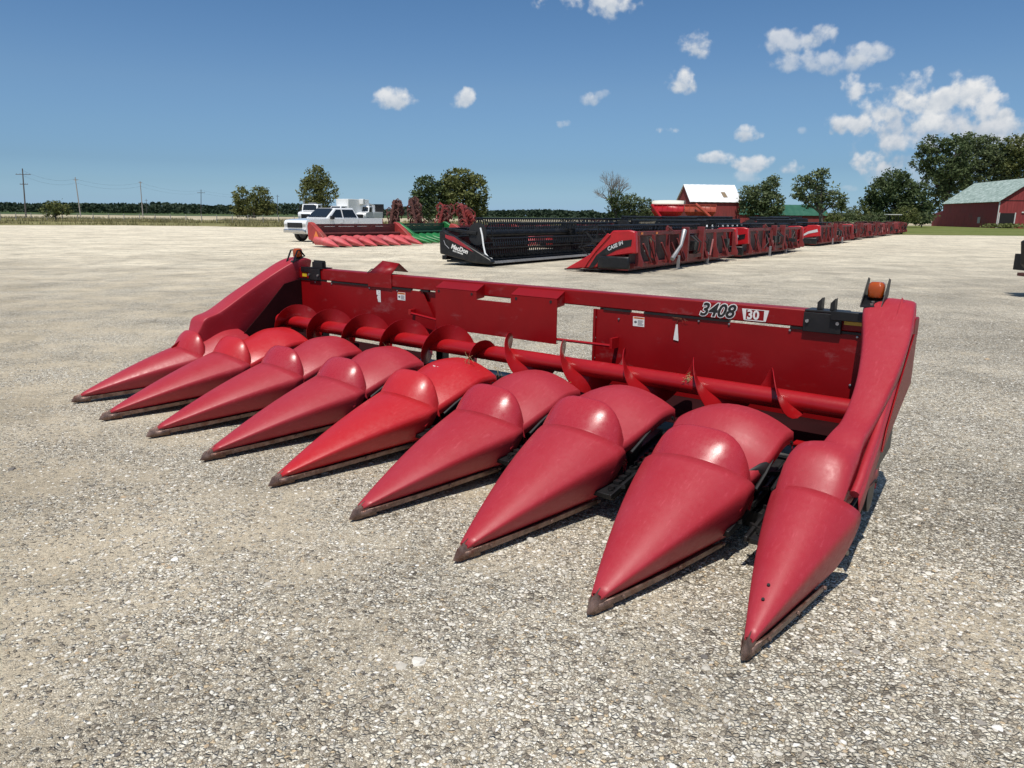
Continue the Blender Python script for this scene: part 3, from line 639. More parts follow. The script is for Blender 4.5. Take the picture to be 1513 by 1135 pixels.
def shield(right):
    X=(lambda s:s) if right else (lambda s:6.09-s)
    def taper(o):
        for v in o.data.vertices:
            d=.085*max(0,v.co.y-1.05); v.co.x+= -d if right else d
        return o
    rows=[]
    tab=lambda k:[(r[0],r[k]) for r in ST]
    qs=[r[0] for r in ST]; fine=[]
    for a,b in zip(qs,qs[1:]): fine+= [lerp(a,b,k/3) for k in range(3)]
    fine.append(qs[-1])
    pts=cm([tuple(r) for r in (ST if right else STL)],3)
    for (q,zt,si,so,zi,zo) in pts:
        w=so-si; r=min(.026+.05*max(0,min(1,(1.16-q)/.12)),(zt-max(zi,zo))*.5,w*.3)
        if r<.01:r=.01
        r0=r if right else r*.45
        sec=[(si+.035,zi),(si+.012,lerp(zi,zt,.6)),(si,zt-r0),(si+r0*.35,zt-r0*.3),(si+r0,zt),(si+w*.5,zt+.010),(so-r,zt),(so-r*.35,zt-r*.35),(so,zt-r),(so-.012,lerp(zo,zt,.6)),(so-.03,zo)]
        rows.append([(X(s),q,z) for s,z in sec])
    m=MB(); m.grid(rows)
    # rear closing face
    last=rows[-1]; m.add(last,[tuple(range(len(last)))])
    sh=m.build('end_shield',faded if not right else faded,head,angle=75,sub=1)
    # dark inner bulkhead at the auger end
    m=MB(); m.prism([(1.5,.30),(2.215,.30),(2.215,.97),(2.02,.93),(1.78,.70),(1.5,.45)],'x',X(5.72),X(5.73)); (m.build('end_bulkhead',bulk,head,angle=30) if not right else None)
    # structural end sheet, side panel and rail
    m=MB(); m.prism([(.95,.10),(2.36,.10),(2.36,1.02),(2.1,1.05),(1.9,.93),(1.55,.72),(1.2,.55),(.95,.40)],'x',X(5.985),X(5.995)); taper(m.build('end_sheet',redp,head,angle=30))
    m=MB(); 
    pr_=cm([(.97,.44),(1.15,.535),(1.36,.61),(1.6,.745),(1.85,.885),(2.1,1.035),(2.25,1.125)],4)
    pr_=pr_ if right else [(q,z-.07) for q,z in pr_ if q>1.3]; m.tube([(X(6.075),q,z) for q,z in pr_],.021,10)
    m.grid([[(X(6.095),q,z),(X(6.10),q+.01,z-.10-.05*k/len(pr_))] for k,(q,z) in enumerate(pr_)])
    m.grid([[(X(6.055),q,z+.01),(X(6.02),q-.03,z+.07)] for k,(q,z) in enumerate(pr_)])
    taper(m.build('side_rail',faded,head,angle=60,solid=.004))
    m=MB(); m.prism([(1.42,.52),(1.9,.62),(2.32,.70),(2.32,.98),(2.2,1.0),(1.8,.80),(1.5,.62)],'x',X(6.10),X(6.108)); taper(m.build('side_panel',redp,head,angle=30,bevel=.003))
    m=MB(); m.prism([(1.50,.30),(2.32,.30),(2.32,.69),(1.9,.61),(1.5,.50)],'x',X(6.075),X(6.08)); m.prism([(1.42,.12),(2.0,.10),(2.0,.30),(1.42,.32)],'x',X(6.0),X(6.03))
    m.tube([(X(6.07),1.32,.16),(X(6.085),1.42,.34),(X(6.085),1.6,.46),(X(6.07),1.9,.5)],.018,8); m.tube([(X(6.06),1.20,.06),(X(6.06),1.12,.10),(X(6.05),1.16,.22),(X(6.05),1.5,.26)],.02,8)
    m.cyl((X(6.0),1.62,.26),(X(6.09),1.62,.26),.12,20)
    od=taper(m.build('end_drive',black,head,angle=35,bevel=.003)); od.location.x=-.035 if right else .035
    # beacon: sloped plate, guards, lamp
    e=MB(); z_=1.172; a=math.radians(24 if True else 0)
    s0,s1=X(5.725),X(5.835); 
    q0,q1=2.14,2.27; za,zb_=1.138,1.193
    m=MB(); m.add([(s0,q0,za),(s1,q0,za),(s1,q1,zb_),(s0,q1,zb_),(s0,q0,za-.006),(s1,q0,za-.006),(s1,q1,zb_-.006),(s0,q1,zb_-.006)],[(0,1,2,3),(7,6,5,4),(0,4,5,1),(1,5,6,2),(2,6,7,3),(3,7,4,0)])
    if right:
        for s in (s0,s1):
            m.prism([(q0+.0,za),(q1,zb_),(q1+.02,zb_+.09),(q1-.01,zb_+.10)],'x',s-.0025,s+.0025)
    else:
        for s in (s0,s1):
            m.tube([(s,q0,za),(s,q0+.055,za+.115),(s,q0+.085,za+.118),(s,q1+.01,zb_)],.0085,6)
    bc=m.build('beacon_bracket',black,head,angle=30)
    cx=(s0+s1)/2
    m=MB(); rows=[]
    for (zz,rr) in ((0,.036),(.008,.042),(.055,.043),(.075,.040),(.086,.030),(.088,.001)):
        rows.append([(cx+rr*math.copysign(abs(math.cos(t))**.55,math.cos(t)),2.235+rr*.9*math.copysign(abs(math.sin(t))**.55,math.sin(t)),1.185+zz) for t in [2*PI*k/20 for k in range(20)]])
    m.grid(rows,True); m.build('amber_lamp',amber,bc,angle=60)
    for q,z in ((2.16,1.148),(2.185,1.159)): m=MB(); m.cyl((cx,q,z-.002),(cx,q-.002,z+.006),.009,10); m.build('bracket_bolt',galv,bc)
am,at_,ab=nt('amber_lens'); ab.inputs['Base Color'].default_value=(.50,.085,.004,1); ab.inputs['Roughness'].default_value=.12; ab.inputs['Transmission Weight'].default_value=.25; ab.inputs['Coat Weight'].default_value=.5; amber=am
wv=at_.nodes.new('ShaderNodeTexWave'); wv.bands_direction='Z'; wv.inputs['Scale'].default_value=60; tcw=at_.nodes.new('ShaderNodeTexCoord'); at_.links.new(tcw.outputs['Object'],wv.inputs['Vector']); bump(at_,ab,wv.outputs['Fac'],.4,.002)
shield(True); shield(False)
# ------------------------------------------------------------------ lettering and stickers
def text(s,size,name,mat,parent,origin,ux,uz,off=0.0,shear=0.0,depth=.0006,space=1.0,align='LEFT'):
    cu=bpy.data.curves.new('t','FONT'); cu.body=s; cu.size=size; cu.offset=off; cu.shear=shear; cu.extrude=depth; cu.space_character=space; cu.align_x=align; cu.resolution_u=3
    o=bpy.data.objects.new('t',cu); C.objects.link(o); dg=bpy.context.evaluated_depsgraph_get()
    me=bpy.data.meshes.new_from_object(o.evaluated_get(dg)); bpy.data.objects.remove(o)
    ux=Vector(ux).normalized(); uz=Vector(uz).normalized(); n=ux.cross(uz)
    M=Matrix((ux,uz,n)).transposed().to_4x4(); M.translation=Vector(origin); me.transform(M)
    me.name=name; me.materials.clear(); me.materials.append(mat); r=bpy.data.objects.new(name,me); C.objects.link(r); r.parent=parent; return r
inkblack=flat('black_ink',(.012,.012,.012),.4); inkwhite=flat('white_ink',(.72,.71,.68),.4,var=.08,scale=40)
fy=BQ-.0015
text('3408',.118,'model_number_outline',inkwhite,bm_,(4.72,fy,.992),(1,0,0),(0,0,1),off=.0085,shear=.32,space=.99)
text('3408',.118,'model_number',inkblack,bm_,(4.72,fy-.0015,.992),(1,0,0),(0,0,1),off=.0028,shear=.32,space=.99)
m=MB(); 
for a,b,c_,d in (((5.008,1.058),(5.036,1.058),(5.036,.986),(5.024,.986)),((5.152,1.058),(5.182,1.058),(5.166,.986),(5.152,.986))): m.prism([a,b,c_,d],'y',fy-.0005,fy+.001)
m.prism([(5.036,1.058),(5.152,1.058),(5.152,1.054),(5.036,1.054)],'y',fy-.0005,fy+.001); m.prism([(5.026,.990),(5.162,.990),(5.160,.985),(5.028,.985)],'y',fy-.0005,fy+.001)
m.build('row_spacing_badge',inkwhite,bm_,angle=0)
text('30',.080,'row_spacing_number',inkwhite,bm_,(5.042,fy-.001,.996),(1,0,0),(0,0,1),off=.0025)
def sticker(s0,s1,z0,z1,q,head_h=.0,torn=False,skew=0):
    m=MB(); P=[(s0,z0),(s1,z0),(s1+skew,z1),(s0+skew,z1)]
    if torn: P=[(s0+.02,z0),(s1,z0),(s1,z1),(s0,z1),(s0,z1-.04),(s0+.012,z1-.055),(s0+.008,lerp(z0,z1,.35)),(s0+.015,z0+.02)]
    m.prism(P,'y',q-.0012,q-.0002); st=m.build('warning_sticker',inkwhite,head,angle=0)
    if head_h:
        m=MB(); m.box((s0+.003,q-.0018,z1-head_h),(s1-.003,q-.0013,z1-.003)); m.build('sticker_heading',orange_,st,angle=0)
        text('WARNING',head_h*.85,'sticker_text',inkblack,st,((s0+s1)/2,q-.0022,z1-head_h*.85),(1,0,0),(0,0,1),align='CENTER',depth=.0002)
    m=MB(); rr=random.Random(int(s0*100))
    nl=6
    for k in range(nl):
        z=lerp(z0+.008,z1-head_h-.012,k/(nl-1)); m.box((lerp(s0,s1,.42),q-.0018,z),(s1-.006-rr.random()*.012,q-.0013,z+.0028))
    m.ball((lerp(s0,s1,.22),q-.0015,lerp(z0,z1-head_h,.55)),(s1-s0)*.13,10,6,(1,.02,.8)); m.build('sticker_print',flat('grey_ink',(.12,.12,.13),.5),st,angle=0)
orange_=flat('orange_ink',(.75,.22,.04),.4,var=.1)
sticker(1.80,1.90,.865,.935,BQ+.002,.018)
sticker(1.515,1.57,.825,.935,BQ+.002,0,True)
sticker(4.225,4.315,.868,.935,BQ+.002,.014,False,-.002)
m=MB(); m.prism([(4.545,.805),(4.583,.80),(4.570,.912),(4.557,.912)],'y',BQ-.004,BQ-.002); pt_=m.build('paper_tag',inkwhite,head,angle=0)
m=MB(); m.tube([(4.563,BQ-.003,.91),(4.57,BQ-.006,.945),(4.60,BQ-.006,.955),(4.53,BQ-.006,.958)],.0018,5)
for k in range(7): m.tube([(4.56+.01*k,BQ-.008,.955),(4.545+.014*k,BQ-.012,.948+.004*(k%3)),(4.54+.018*k,BQ-.009,.93+.006*(k%4))],.001,4)
m.build('tag_string',flat('twine',(.16,.06,.03),.8),pt_)
# torn white sticker on the centre hood
hd4=[o for o in bpy.data.objects if o.name.startswith('divider_hood')][4]
def hood_z(s_,q_):
    vs_=hd4.data.vertices; k_=sorted(vs_,key=lambda v:(v.co.x-s_)**2+(v.co.y-q_)**2)[:4]; return sum(v.co.z for v in k_)/4
HOODZ=hood_z(3.05,1.44)
m=MB(); rr=random.Random(5)
for k in range(9):
    s=3.00+rr.random()*.07; q=1.42+rr.random()*.05; w=.008+rr.random()*.014; h=.006+rr.random()*.012
    zc=HOODZ
    vs=[(s+w*math.cos(a)*(.6+.4*rr.random()),q+h*math.sin(a)*(.6+.4*rr.random())) for a in [2*PI*j/7 for j in range(7)]]
    m.prism(vs,'z',zc-.003,zc+.0035)
m.build('torn_sticker',inkwhite,head,angle=0)
# dry corn trash caught on the auger and trough
straw=flat('dry_straw',(.36,.27,.12),.8)
m=MB(); rr=random.Random(8)
for k in range(26):
    a=rr.random()*1.2+.3; s=4.84+rr.random()*.035; r=AR+.006; p=Vector((s,AQ-r*math.cos(a),AZ+r*math.sin(a))); d=Vector((rr.uniform(-.02,.02),rr.uniform(-.01,.0),rr.uniform(-.02,.02))); m.tube([p,p+d*.6+Vector((0,-.004,.004)),p+d],.0016,4)
for (s,q,z) in ((3.42,1.70,.50),(1.62,1.72,.50),(4.0,1.66,.45),(2.2,1.72,.5),(3.2,1.6,.56)):
    for k in range(5):
        p=Vector((s+rr.uniform(-.03,.03),q+rr.uniform(-.02,.02),z-.03)); m.tube([p,p+Vector((rr.uniform(-.03,.03),rr.uniform(-.02,.02),rr.uniform(.03,.08))),p+Vector((rr.uniform(-.07,.07),0,rr.uniform(.03,.12)))],.0014,4)
m.build('corn_trash',straw,head)
# ------------------------------------------------------------------ background machinery
oldred=flat('weathered_red',(.34,.035,.03),.6,var=.3,scale=2,dirt=(.16,.07,.05),dirtamt=.6)
dsheet=flat('shaded_red_sheet',(.040,.005,.006),.5,var=.4,scale=3,dirt=(.02,.012,.012),dirtamt=.7)  # header back sheets: shade on their rear side is put into the colour
dullred=flat('dull_red_frame',(.16,.018,.018),.55,var=.3,scale=2,dirt=(.10,.05,.04),dirtamt=.5)
pinkred=flat('sun_faded_red_plastic',(.50,.07,.075),.5,var=.25,scale=1.5,dirt=(.60,.30,.30),dirtamt=.4)
clearred=flat('clean_red',(.42,.010,.014),.35,var=.15,scale=2)
green=flat('farm_green',(.015,.16,.035),.4,var=.2,scale=2)
dgreen=flat('dark_green_frame',(.01,.055,.02),.5,var=.2,scale=2)
rust=flat('rusty_brown',(.10,.035,.028),.75,var=.4,scale=5,dirt=(.05,.02,.015),dirtamt=.7)
orange=flat('faded_orange_paint',(.36,.055,.028),.5,var=.25,scale=1.2,dirt=(.35,.12,.07),dirtamt=.5)
grey=flat('grey_metal',(.25,.25,.26),.45,metal=.3,var=.2,scale=3)
glass=flat('dark_glass',(.01,.012,.014),.06,var=.1,spec=.8)
bred=flat('barn_red_boards',(.20,.028,.028),.8,var=.25,scale=1.4,dirt=(.12,.03,.028),dirtamt=.5)
D3=Vector((.55,.835,0)).normalized()
def rz_of(d): return math.atan2(d.y,d.x)
# generic corn head, local frame: x along the row, -y to the front
def bg_corn_head(label,group,loc,rz,n,m_snout,m_frame,m_shield,cat='corn head',sc=1.0,mark=False,name='corn_head'):
    root=empty(name,loc,rz,label,cat,group)
    P=.762*sc
    for i in range(n+1):
        s=i*P; end=i in(0,n)
        m=MB(); prof=full(SHP[::2]); rows=[]
        for t in (.03,.3,.65,1.0):
            w=.28*sc*t**.9; rows.append([(s+x*w,(1.0*t+.1*abs(x)*t**3)*sc,(.05+.03*t)+(.38*t)*y*sc) for x,y in prof])
        for (q,zt,wf) in ((1.1,.50,.95),(1.2,.53,.93),(1.3,.50,.97),(1.65,.56,1.02),(1.68,.45,1.0)):
            rows.append([(s+x*.28*sc*wf,q*sc+.05*abs(x),.1+(zt-.1)*y*sc) for x,y in prof])
        m.grid(rows); dv=m.build('divider',m_snout,root,angle=55)
    m=MB(); m.cyl((.1,1.8*sc,.62*sc),(n*P-.1,1.8*sc,.62*sc),.07,10); 
    m.build('auger',m_frame,root)
    m=MB(); m.box((.1,2.2*sc,.35*sc),(n*P-.1,2.22*sc,.97*sc)); m.box((.1,2.2*sc,.985*sc),(n*P-.1,2.32*sc,1.1*sc))
    for k in range(5): x=.3+k*(n*P-.6)/4; m.box((x,2.22*sc,.2),(x+.08,2.4*sc,1.0*sc))
    m.box((.1,2.1*sc,.15),(n*P-.1,2.4*sc,.35)); m.build('back_frame',m_frame,root,angle=30)
    m=MB(); m.box((.1,1.2*sc,.1),(n*P-.1,2.1*sc,.26)); m.build('row_unit',black,root,angle=30)
    for sgn,s in ((-1,0),(1,n*P)):
        m=MB(); a=s+sgn*.16*sc; b=s-sgn*.10*sc
        pts=[(.95,.25),(1.15,.56),(1.6,.86),(2.1,1.16),(2.3,1.2),(2.4,1.0),(2.35,.35),(1.4,.16)]
        m.prism([(q*sc,z*sc) for q,z in pts],'x',a,b); es=m.build('end_shield',m_shield,root,angle=40,bevel=.03)
        if mark and sgn<0:
            m=MB(); m.prism([(1.35*sc,.30*sc),(1.95*sc,.30*sc),(1.65*sc,.78*sc)],'x',a-.012,a-.004); m.build('warning_triangle',orange_,es,angle=0)
    return root
GA=Vector((.41,.912,0)); RGA=rz_of(GA)
CH='corn heads parked in the back rows'
p=G(502,367); bg_corn_head('old faded red corn head parked in front of the white pickup',CH,p,rz_of(Vector((.66,.75,0))),7,pinkred,flat('maroon_frame',(.10,.018,.016),.6,var=.4,scale=2),oldred,mark=True)
p=G(642,361); bg_corn_head('green corn head between the old red one and the black draper header',CH,p+Vector((-.1,0,0)),RGA,7,green,dgreen,green)
bg_corn_head('pale pink corn head showing its snouts behind the black draper header',CH,(-.9,36.0,0),RGA,9,pinkred,dullred,oldred)
bg_corn_head('dull red corn head with striped snouts left of the white planter boxes',CH,(3.3,38.0,0),RGA,9,clearred,dullred,dullred)
bg_corn_head('faded red corn head behind the far half of the black header',CH,(1.2,43.0,0),RGA,9,pinkred,dullred,oldred)
bg_corn_head('red corn head at the back, under the leafless tree',CH,(6.0,46.0,0),RGA,9,pinkred,dullred,clearred)
# grain / draper header. local frame: x along the cutterbar, -y to the front (nose at y=0)
def reel(root,W,y,z,R,mat,bats=6,step=.16,detail=True,rot=.3,tr=.075,tw=.02):
    m=MB(); m.cyl((.25,y,z),(W-.25,y,z),tr,12); ax=m.build('reel_tube',mat,root)
    for k in range(bats):
        a=2*PI*k/bats+rot; by,bz=y+R*math.cos(a),z+R*math.sin(a)
        m=MB(); m.cyl((.2,by,bz),(W-.2,by,bz),.034,6)
        n=int((W-.5)/step)
        for j in range(n):
            x=.28+j*step; m.bar((x,by,bz),(x+.01,by-.05,bz-.22),tw,tw)
        m.build('reel_bat',mat,root,angle=30)
    for x in ([.3,W*.5-.15,W*.5+.15,W-.3] if W>5 else [.3,W-.3]):
        m=MB()
        for k in range(bats):
            a=2*PI*k/bats+rot; a2=2*PI*(k+1)/bats+rot
            m.bar((x,y,z),(x,y+R*math.cos(a),z+R*math.sin(a)),.05,.012,up=(1,0,0)); m.bar((x,y+R*math.cos(a),z+R*math.sin(a)),(x,y+R*math.cos(a2),z+R*math.sin(a2)),.03,.012,up=(1,0,0))
        m.build('reel_spider',mat,root,angle=30)
def header(label,group,loc,rz,W,m_side,m_frame,m_reel,black_side=False,word=None,reelz=.85,reely=.75,R=.5,braces=True,cat='grain header',legs=True,name='grain_header',shaft=False,lamps=False,swoosh=True,sgnend=(0,1),texty=None):
    root=empty(name,loc,rz,label,cat,group)
    for e in (0,1):
        x0=-.22 if e==0 else W; x1=x0+.22; xo=x0 if e==0 else x1; o=-1 if e==0 else 1
        m=MB()
        if black_side:
            m.prism([(0,.16),(.10,.08),(.75,.12),(2.1,.36),(2.12,1.10),(1.95,1.12),(.10,.26)],'x',x0,x1)
            es=m.build('end_shield',m_side,root,angle=40,bevel=.04)
            m=MB(); m.prism([(1.85,.88),(1.86,.98),(1.5,.92),(.95,.62),(.72,.46),(1.2,.64)],'x',xo+o*.004,xo+o*.009); m.build('red_stripe',flat('stripe_red',(.30,.02,.03),.4),es,angle=0)
            m=MB(); m.tube([(xo+o*.006,1.92,.80),(xo+o*.006,1.86,.66),(xo+o*.006,1.7,.54)],.012,6); m.build('chrome_arc',grey,es)
        else:
            m.prism([(0,.06),(.12,.05),(.55,.10),(1.1,.16),(1.15,.42),(1.62,.50),(2.12,.58),(2.30,.60),(2.24,1.20),(2.05,1.24),(1.55,1.22),(1.45,1.12),(1.0,.70),(.80,.50),(.40,.28)],'x',x0+.03*(e==0),x1-.03*(e==1))
            es=m.build('end_shield',m_side,root,angle=40,bevel=.03)
            xs=x0+.03 if e==0 else x1-.03
            m=MB(); m.prism([(1.40,1.14),(1.50,1.10),(1.05,.62),(.80,.30),(.70,.14),(.62,.12),(.80,.46),(1.0,.70)],'x',xs+o*.003,xs+o*.035); m.build('shield_rib',m_side,es,angle=40,bevel=.006)
            if swoosh:
                m=MB(); m.prism([(2.16,.98),(2.14,.80),(1.7,.68),(1.25,.46),(.95,.14),(.80,.12),(1.05,.50),(1.45,.80),(1.8,.93)],'x',xs+o*.003,xs+o*.012); m.build('black_swoosh',black,es,angle=0)
            m=MB(); m.box((xs,1.15,.14),(xs+o*.14,2.15,.50)); m.build('side_box',black,es,angle=30,bevel=.05)
            m=MB(); m.tube([(xs+o*.03,.02,.06),(xs+o*.03,1.2,.10),(xs+o*.08,1.25,.10)],.02,6); m.build('nose_skid',black,es)
    # frame
    m=MB(); m.box((0,2.05,1.08),(W,2.17,1.20)); m.build('top_beam',m_frame,root,angle=30,bevel=.01)
    m=MB(); m.box((0,2.0,.16),(W,2.18,.30)); m.build('bottom_beam',m_frame,root,angle=30,bevel=.01)
    m=MB(); m.box((0,1.98,.25),(W*.42,2.0,1.08)); m.build('back_sheet',dsheet,root,angle=30)
    m=MB(); m.box((W*.58,1.98,.25),(W,2.0,1.08)); m.build('back_sheet',dsheet,root,angle=30)
    if braces:
        nb=max(4,int(W/1.1))
        for k in range(nb+1):
            x=.12+k*(W-.24)/nb
            if abs(x-W/2)<.35: continue
            m=MB(); m.prism([(2.17,1.10),(2.26,1.08),(2.30,.6),(2.42,.32),(2.40,.22),(2.17,.22)],'x',x,x+.05)
            if k%2: m.bar((x+.3,2.2,.95),(x+.05,2.34,.3),.05,.04)
            m.build('frame_rib',m_frame,root,angle=30)
        for x in (W*.42,W*.58):
            m=MB(); m.box((x-.06,2.1,.2),(x+.06,2.34,1.3)); m.build('throat_post',m_frame,root,angle=30,bevel=.01)
        m=MB(); m.box((W*.42,2.2,.30),(W*.58,2.3,.42)); m.box((W*.44,2.02,.5),(W*.56,2.06,1.0)); m.build('throat_frame',rust,root,angle=30)
        for dx in (-.18,.05,.14):
            m=MB(); m.tube([(W/2+dx,2.2,1.0),(W/2+dx+.04,2.45,.8),(W/2+dx+.02,2.4,.5),(W/2+dx-.05,2.25,.42)],.022,6); m.build('hydraulic_hose',rubber,root)
    if braces:
        rr=random.Random(int(loc.x*7)+int(W*10))
        for k in range(5):
            x=rr.uniform(.4,W-.6); z=rr.uniform(.4,1.0); m=MB(); m.tube([(x,2.2,1.05),(x+rr.uniform(-.3,.3),2.38,z),(x+rr.uniform(-.5,.5),2.3,.35)],.016,5); m.build('hydraulic_hose',rubber,root)
        for k in range(4):
            x=rr.uniform(.4,W-.6); m=MB(); m.bar((x,2.30,.30),(x+rr.choice((-.45,.45)),2.22,.85),.05); m.build('diagonal_brace',m_frame,root,angle=30)
        for k in range(2):
            x=rr.uniform(.5,W-.8); m=MB(); m.box((x,2.18,.55),(x+rr.uniform(.2,.4),2.34,.85)); m.build('valve_box',black,root,angle=30,bevel=.01)
        x=W*.72; m=MB(); m.cyl((x,2.25,1.22),(x+.5,2.3,1.34),.03,6); m.box((x-.1,2.1,1.20),(x+.15,2.2,1.32)); m.build('hitch_bracket',m_frame,root,angle=30)
        for k in range(3):
            x=rr.uniform(.3,W-.3); m=MB(); m.box((x,2.172,.62),(x+.07,2.176,.72)); m.build('white_decal',inkwhite,root,angle=0)
    m=MB(); m.box((0,.30,.09),(W,1.98,.15)); m.box((0,.25,.09),(W,.33,.13)); m.build('table',black if black_side else dullred,root,angle=30)
    m=MB()
    n=int(W/(.17 if black_side else .0762*1.5))
    for k in range(n):
        x=.05+k*(W-.1)/n; gw=.05 if black_side else .022; m.add([(x-gw,.30,.10),(x+gw,.30,.10),(x,.10,.10),(x-gw,.30,.17),(x+gw,.30,.17),(x,.10,.13)],[(0,2,1),(3,4,5),(0,1,4,3),(1,2,5,4),(2,0,3,5)])
    m.build('knife_guards',grey if black_side else black,root,angle=0)
    if not black_side:
        m=MB(); m.cyl((.05,1.65,.52),(W-.05,1.65,.52),.2,14); m.build('auger',m_frame,root)
    else:
        m=MB(); m.box((.1,.6,.16),(W-.1,1.9,.20))
        for k in range(int(W/.3)): m.box((.15+k*.3,.62,.20),(.17+k*.3,1.88,.225))
        m.build('draper_belt',rubber,root,angle=0)
    reel(root,W,reely,reelz,R,m_reel,tr=.13 if black_side else .08,tw=.036 if black_side else .02,step=.13 if black_side else .16)
    if black_side:
        for x in (.12,W*.5,W-.12):
            m=MB(); m.cyl((x-.03,reely,reelz),(x+.03,reely,reelz),R*.72,18); m.build('reel_disc',rubber,root,angle=40)
        m=MB(); m.cyl((.2,1.55,.98),(W-.2,1.55,.98),.07,10); m.build('cross_auger',black,root)
    for x in (.08,W-.08):
        m=MB(); m.bar((x,2.0,1.15),(x,reely,reelz+.02),.09,.10); m.cyl((x,1.7,.9),(x,1.1,reelz-.05),.035,8); m.build('reel_arm',m_reel,root,angle=30,bevel=.01)
    if legs:
        for x in (W*.36,W*.66):
            m=MB(); m.box((x,2.28,.0),(x+.09,2.36,.42)); m.box((x-.04,2.24,.0),(x+.13,2.40,.02)); m.build('stand_leg',grey,root,angle=30,bevel=.006)
    if shaft:
        m=MB(); m.tube([(W*.76,2.45,.35),(W*.70,2.5,.75),(W*.66,2.45,1.2)],[.07,.05,.08],10); m.build('drive_shaft',grey,root)
    if lamps:
        for x in (W*.95,W*.83): m=MB(); m.box((x-.05,2.17,1.11),(x+.05,2.185,1.17)); m.build('amber_reflector',orange_,root,angle=0)
        m=MB(); m.box((W*.83-.1,2.002,.80),(W*.83+.12,2.01,1.0)); m.build('parts_label',flat('label_tan',(.30,.26,.14),.6),root,angle=0)
    return root
HG='red grain headers parked end to end in the near row'
H1=(Vector((3.25,21.3,0)),9.0)
RB=rz_of(-D3)            # near row faces away to the left: x runs toward the viewer
def rowhdr(near,W,**k):  # near = rear near corner on the ground
    front=Vector((-D3.y,D3.x,0)); org=near+D3*W+front*2.15
    return header(loc=org,rz=RB,W=W,**k)
def sidetext(root,W,s,size,y,z,slope,mat,parent_name='end_shield',xo=None,name='maker_name'):
    es=[c for c in root.children if c.name.startswith('end_shield')][1]
    x=W+.19+.013 if xo is None else xo
    d=Vector((0,math.cos(slope),math.sin(slope)))
    text(s,size,name,mat,es,(x,y,z),d,(0,-math.sin(slope),math.cos(slope)),off=size*.03,shear=.2)
silver=flat('silver_ink',(.55,.55,.55),.3,var=.05)
h=rowhdr(Vector((3.45,21.6,0)),9.1,label='nearest red grain header, with a black swoosh and a pointed nose, left end of row',group=HG,m_side=clearred,m_frame=dullred,m_reel=black,word='',shaft=True,lamps=True)
sidetext(h,9.1,'CASE IH',.145,1.42,.64,math.radians(24),silver)
h=rowhdr(Vector((9.3,30.3,0)),9.1,label='second red grain header of the near row, black swoosh on its end',group=HG,m_side=clearred,m_frame=dullred,m_reel=black)
sidetext(h,9.1,'CASE IH',.145,1.42,.64,math.radians(24),silver)
h=rowhdr(Vector((17.9,44.6,0)),10.5,label='third red grain header of the near row, silver curve on its long end',group=HG,m_side=clearred,m_frame=dullred,m_reel=black,swoosh=False)
es=[c for c in h.children if c.name.startswith('end_shield')][1]
m=MB(); m.prism([(2.1,1.0),(1.6,.86),(1.1,.52),(1.2,.50),(1.65,.74),(2.15,.84)],'x',10.5+.19+.003,10.5+.19+.010); m.build('silver_swoosh',silver,es,angle=0)
for k,(x,y,W_,lb) in enumerate(((25.3,57.0,7.0,'small dark red header just past the third grain header'),(30.2,64.5,7.0,'dark red header third from the far end of the row'),(35.0,72.0,7.0,'dark red header second from the far end of the row'),(40.3,80.0,7.0,'last dark red header at the far end, beside the old tractor'))):
    rowhdr(Vector((x,y,0)),W_,label=lb,group='dark red headers at the far end of the row',m_side=dullred,m_frame=dullred,m_reel=rust,swoosh=False,legs=False)
# black draper headers of the second row
BG='black draper headers in the second row'
def blk(x,y,W_,lb,rzz=0.0,zr=1.02):
    return header(label=lb,group=BG,loc=Vector((x,y,0)),rz=rz_of(D3),W=W_,m_side=black,m_frame=black,m_reel=black,black_side=True,reelz=zr,R=.50,reely=.8,braces=False,cat='draper header',name='draper_header',legs=False)
h=blk(-.55,23.9,12.0,'black draper header with a pointed end shield and white hose, nearest of its row')
es=[c for c in h.children if c.name.startswith('end_shield')][0]
def lt(root,s,size,y,z,slope,mat,par,x):
    d=Vector((0,-math.cos(slope),math.sin(slope))); text(s,size,'maker_name',mat,par,(x,y,z),d,(0,math.sin(slope),math.cos(slope)),off=size*.04,shear=.15)
lt(h,'MacDon',.20,1.62,.56,math.radians(-14),inkwhite,es,-.22-.013)
lt(h,'FLEX DRAPER',.07,1.55,.46,math.radians(-14),inkwhite,es,-.22-.013)
wt=tag(empty('x'),'x','x') if False else None
m=MB(); m.tube([(.02,.62,1.22),(.02,.55,.98),(.02,.50,.66),(.0,.42,.42),(-.02,.28,.30),(-.03,.12,.25)],.028,8); m.build('white_hose',whitep,h)
blk(5.2,31.5,9.5,'black draper header behind the nearest red one, below the tarped grain cart',zr=1.12)
blk(9.2,39.0,9.5,'black draper header behind the second red one, below the orange cart',zr=1.15)
blk(15.5,47.5,10.5,'black draper header behind the third red one, before the green roofs',zr=1.15)
blk(19.3,55.0,10.5,'farthest black draper header, ending in a rounded black side beneath the forked tree',zr=1.2)
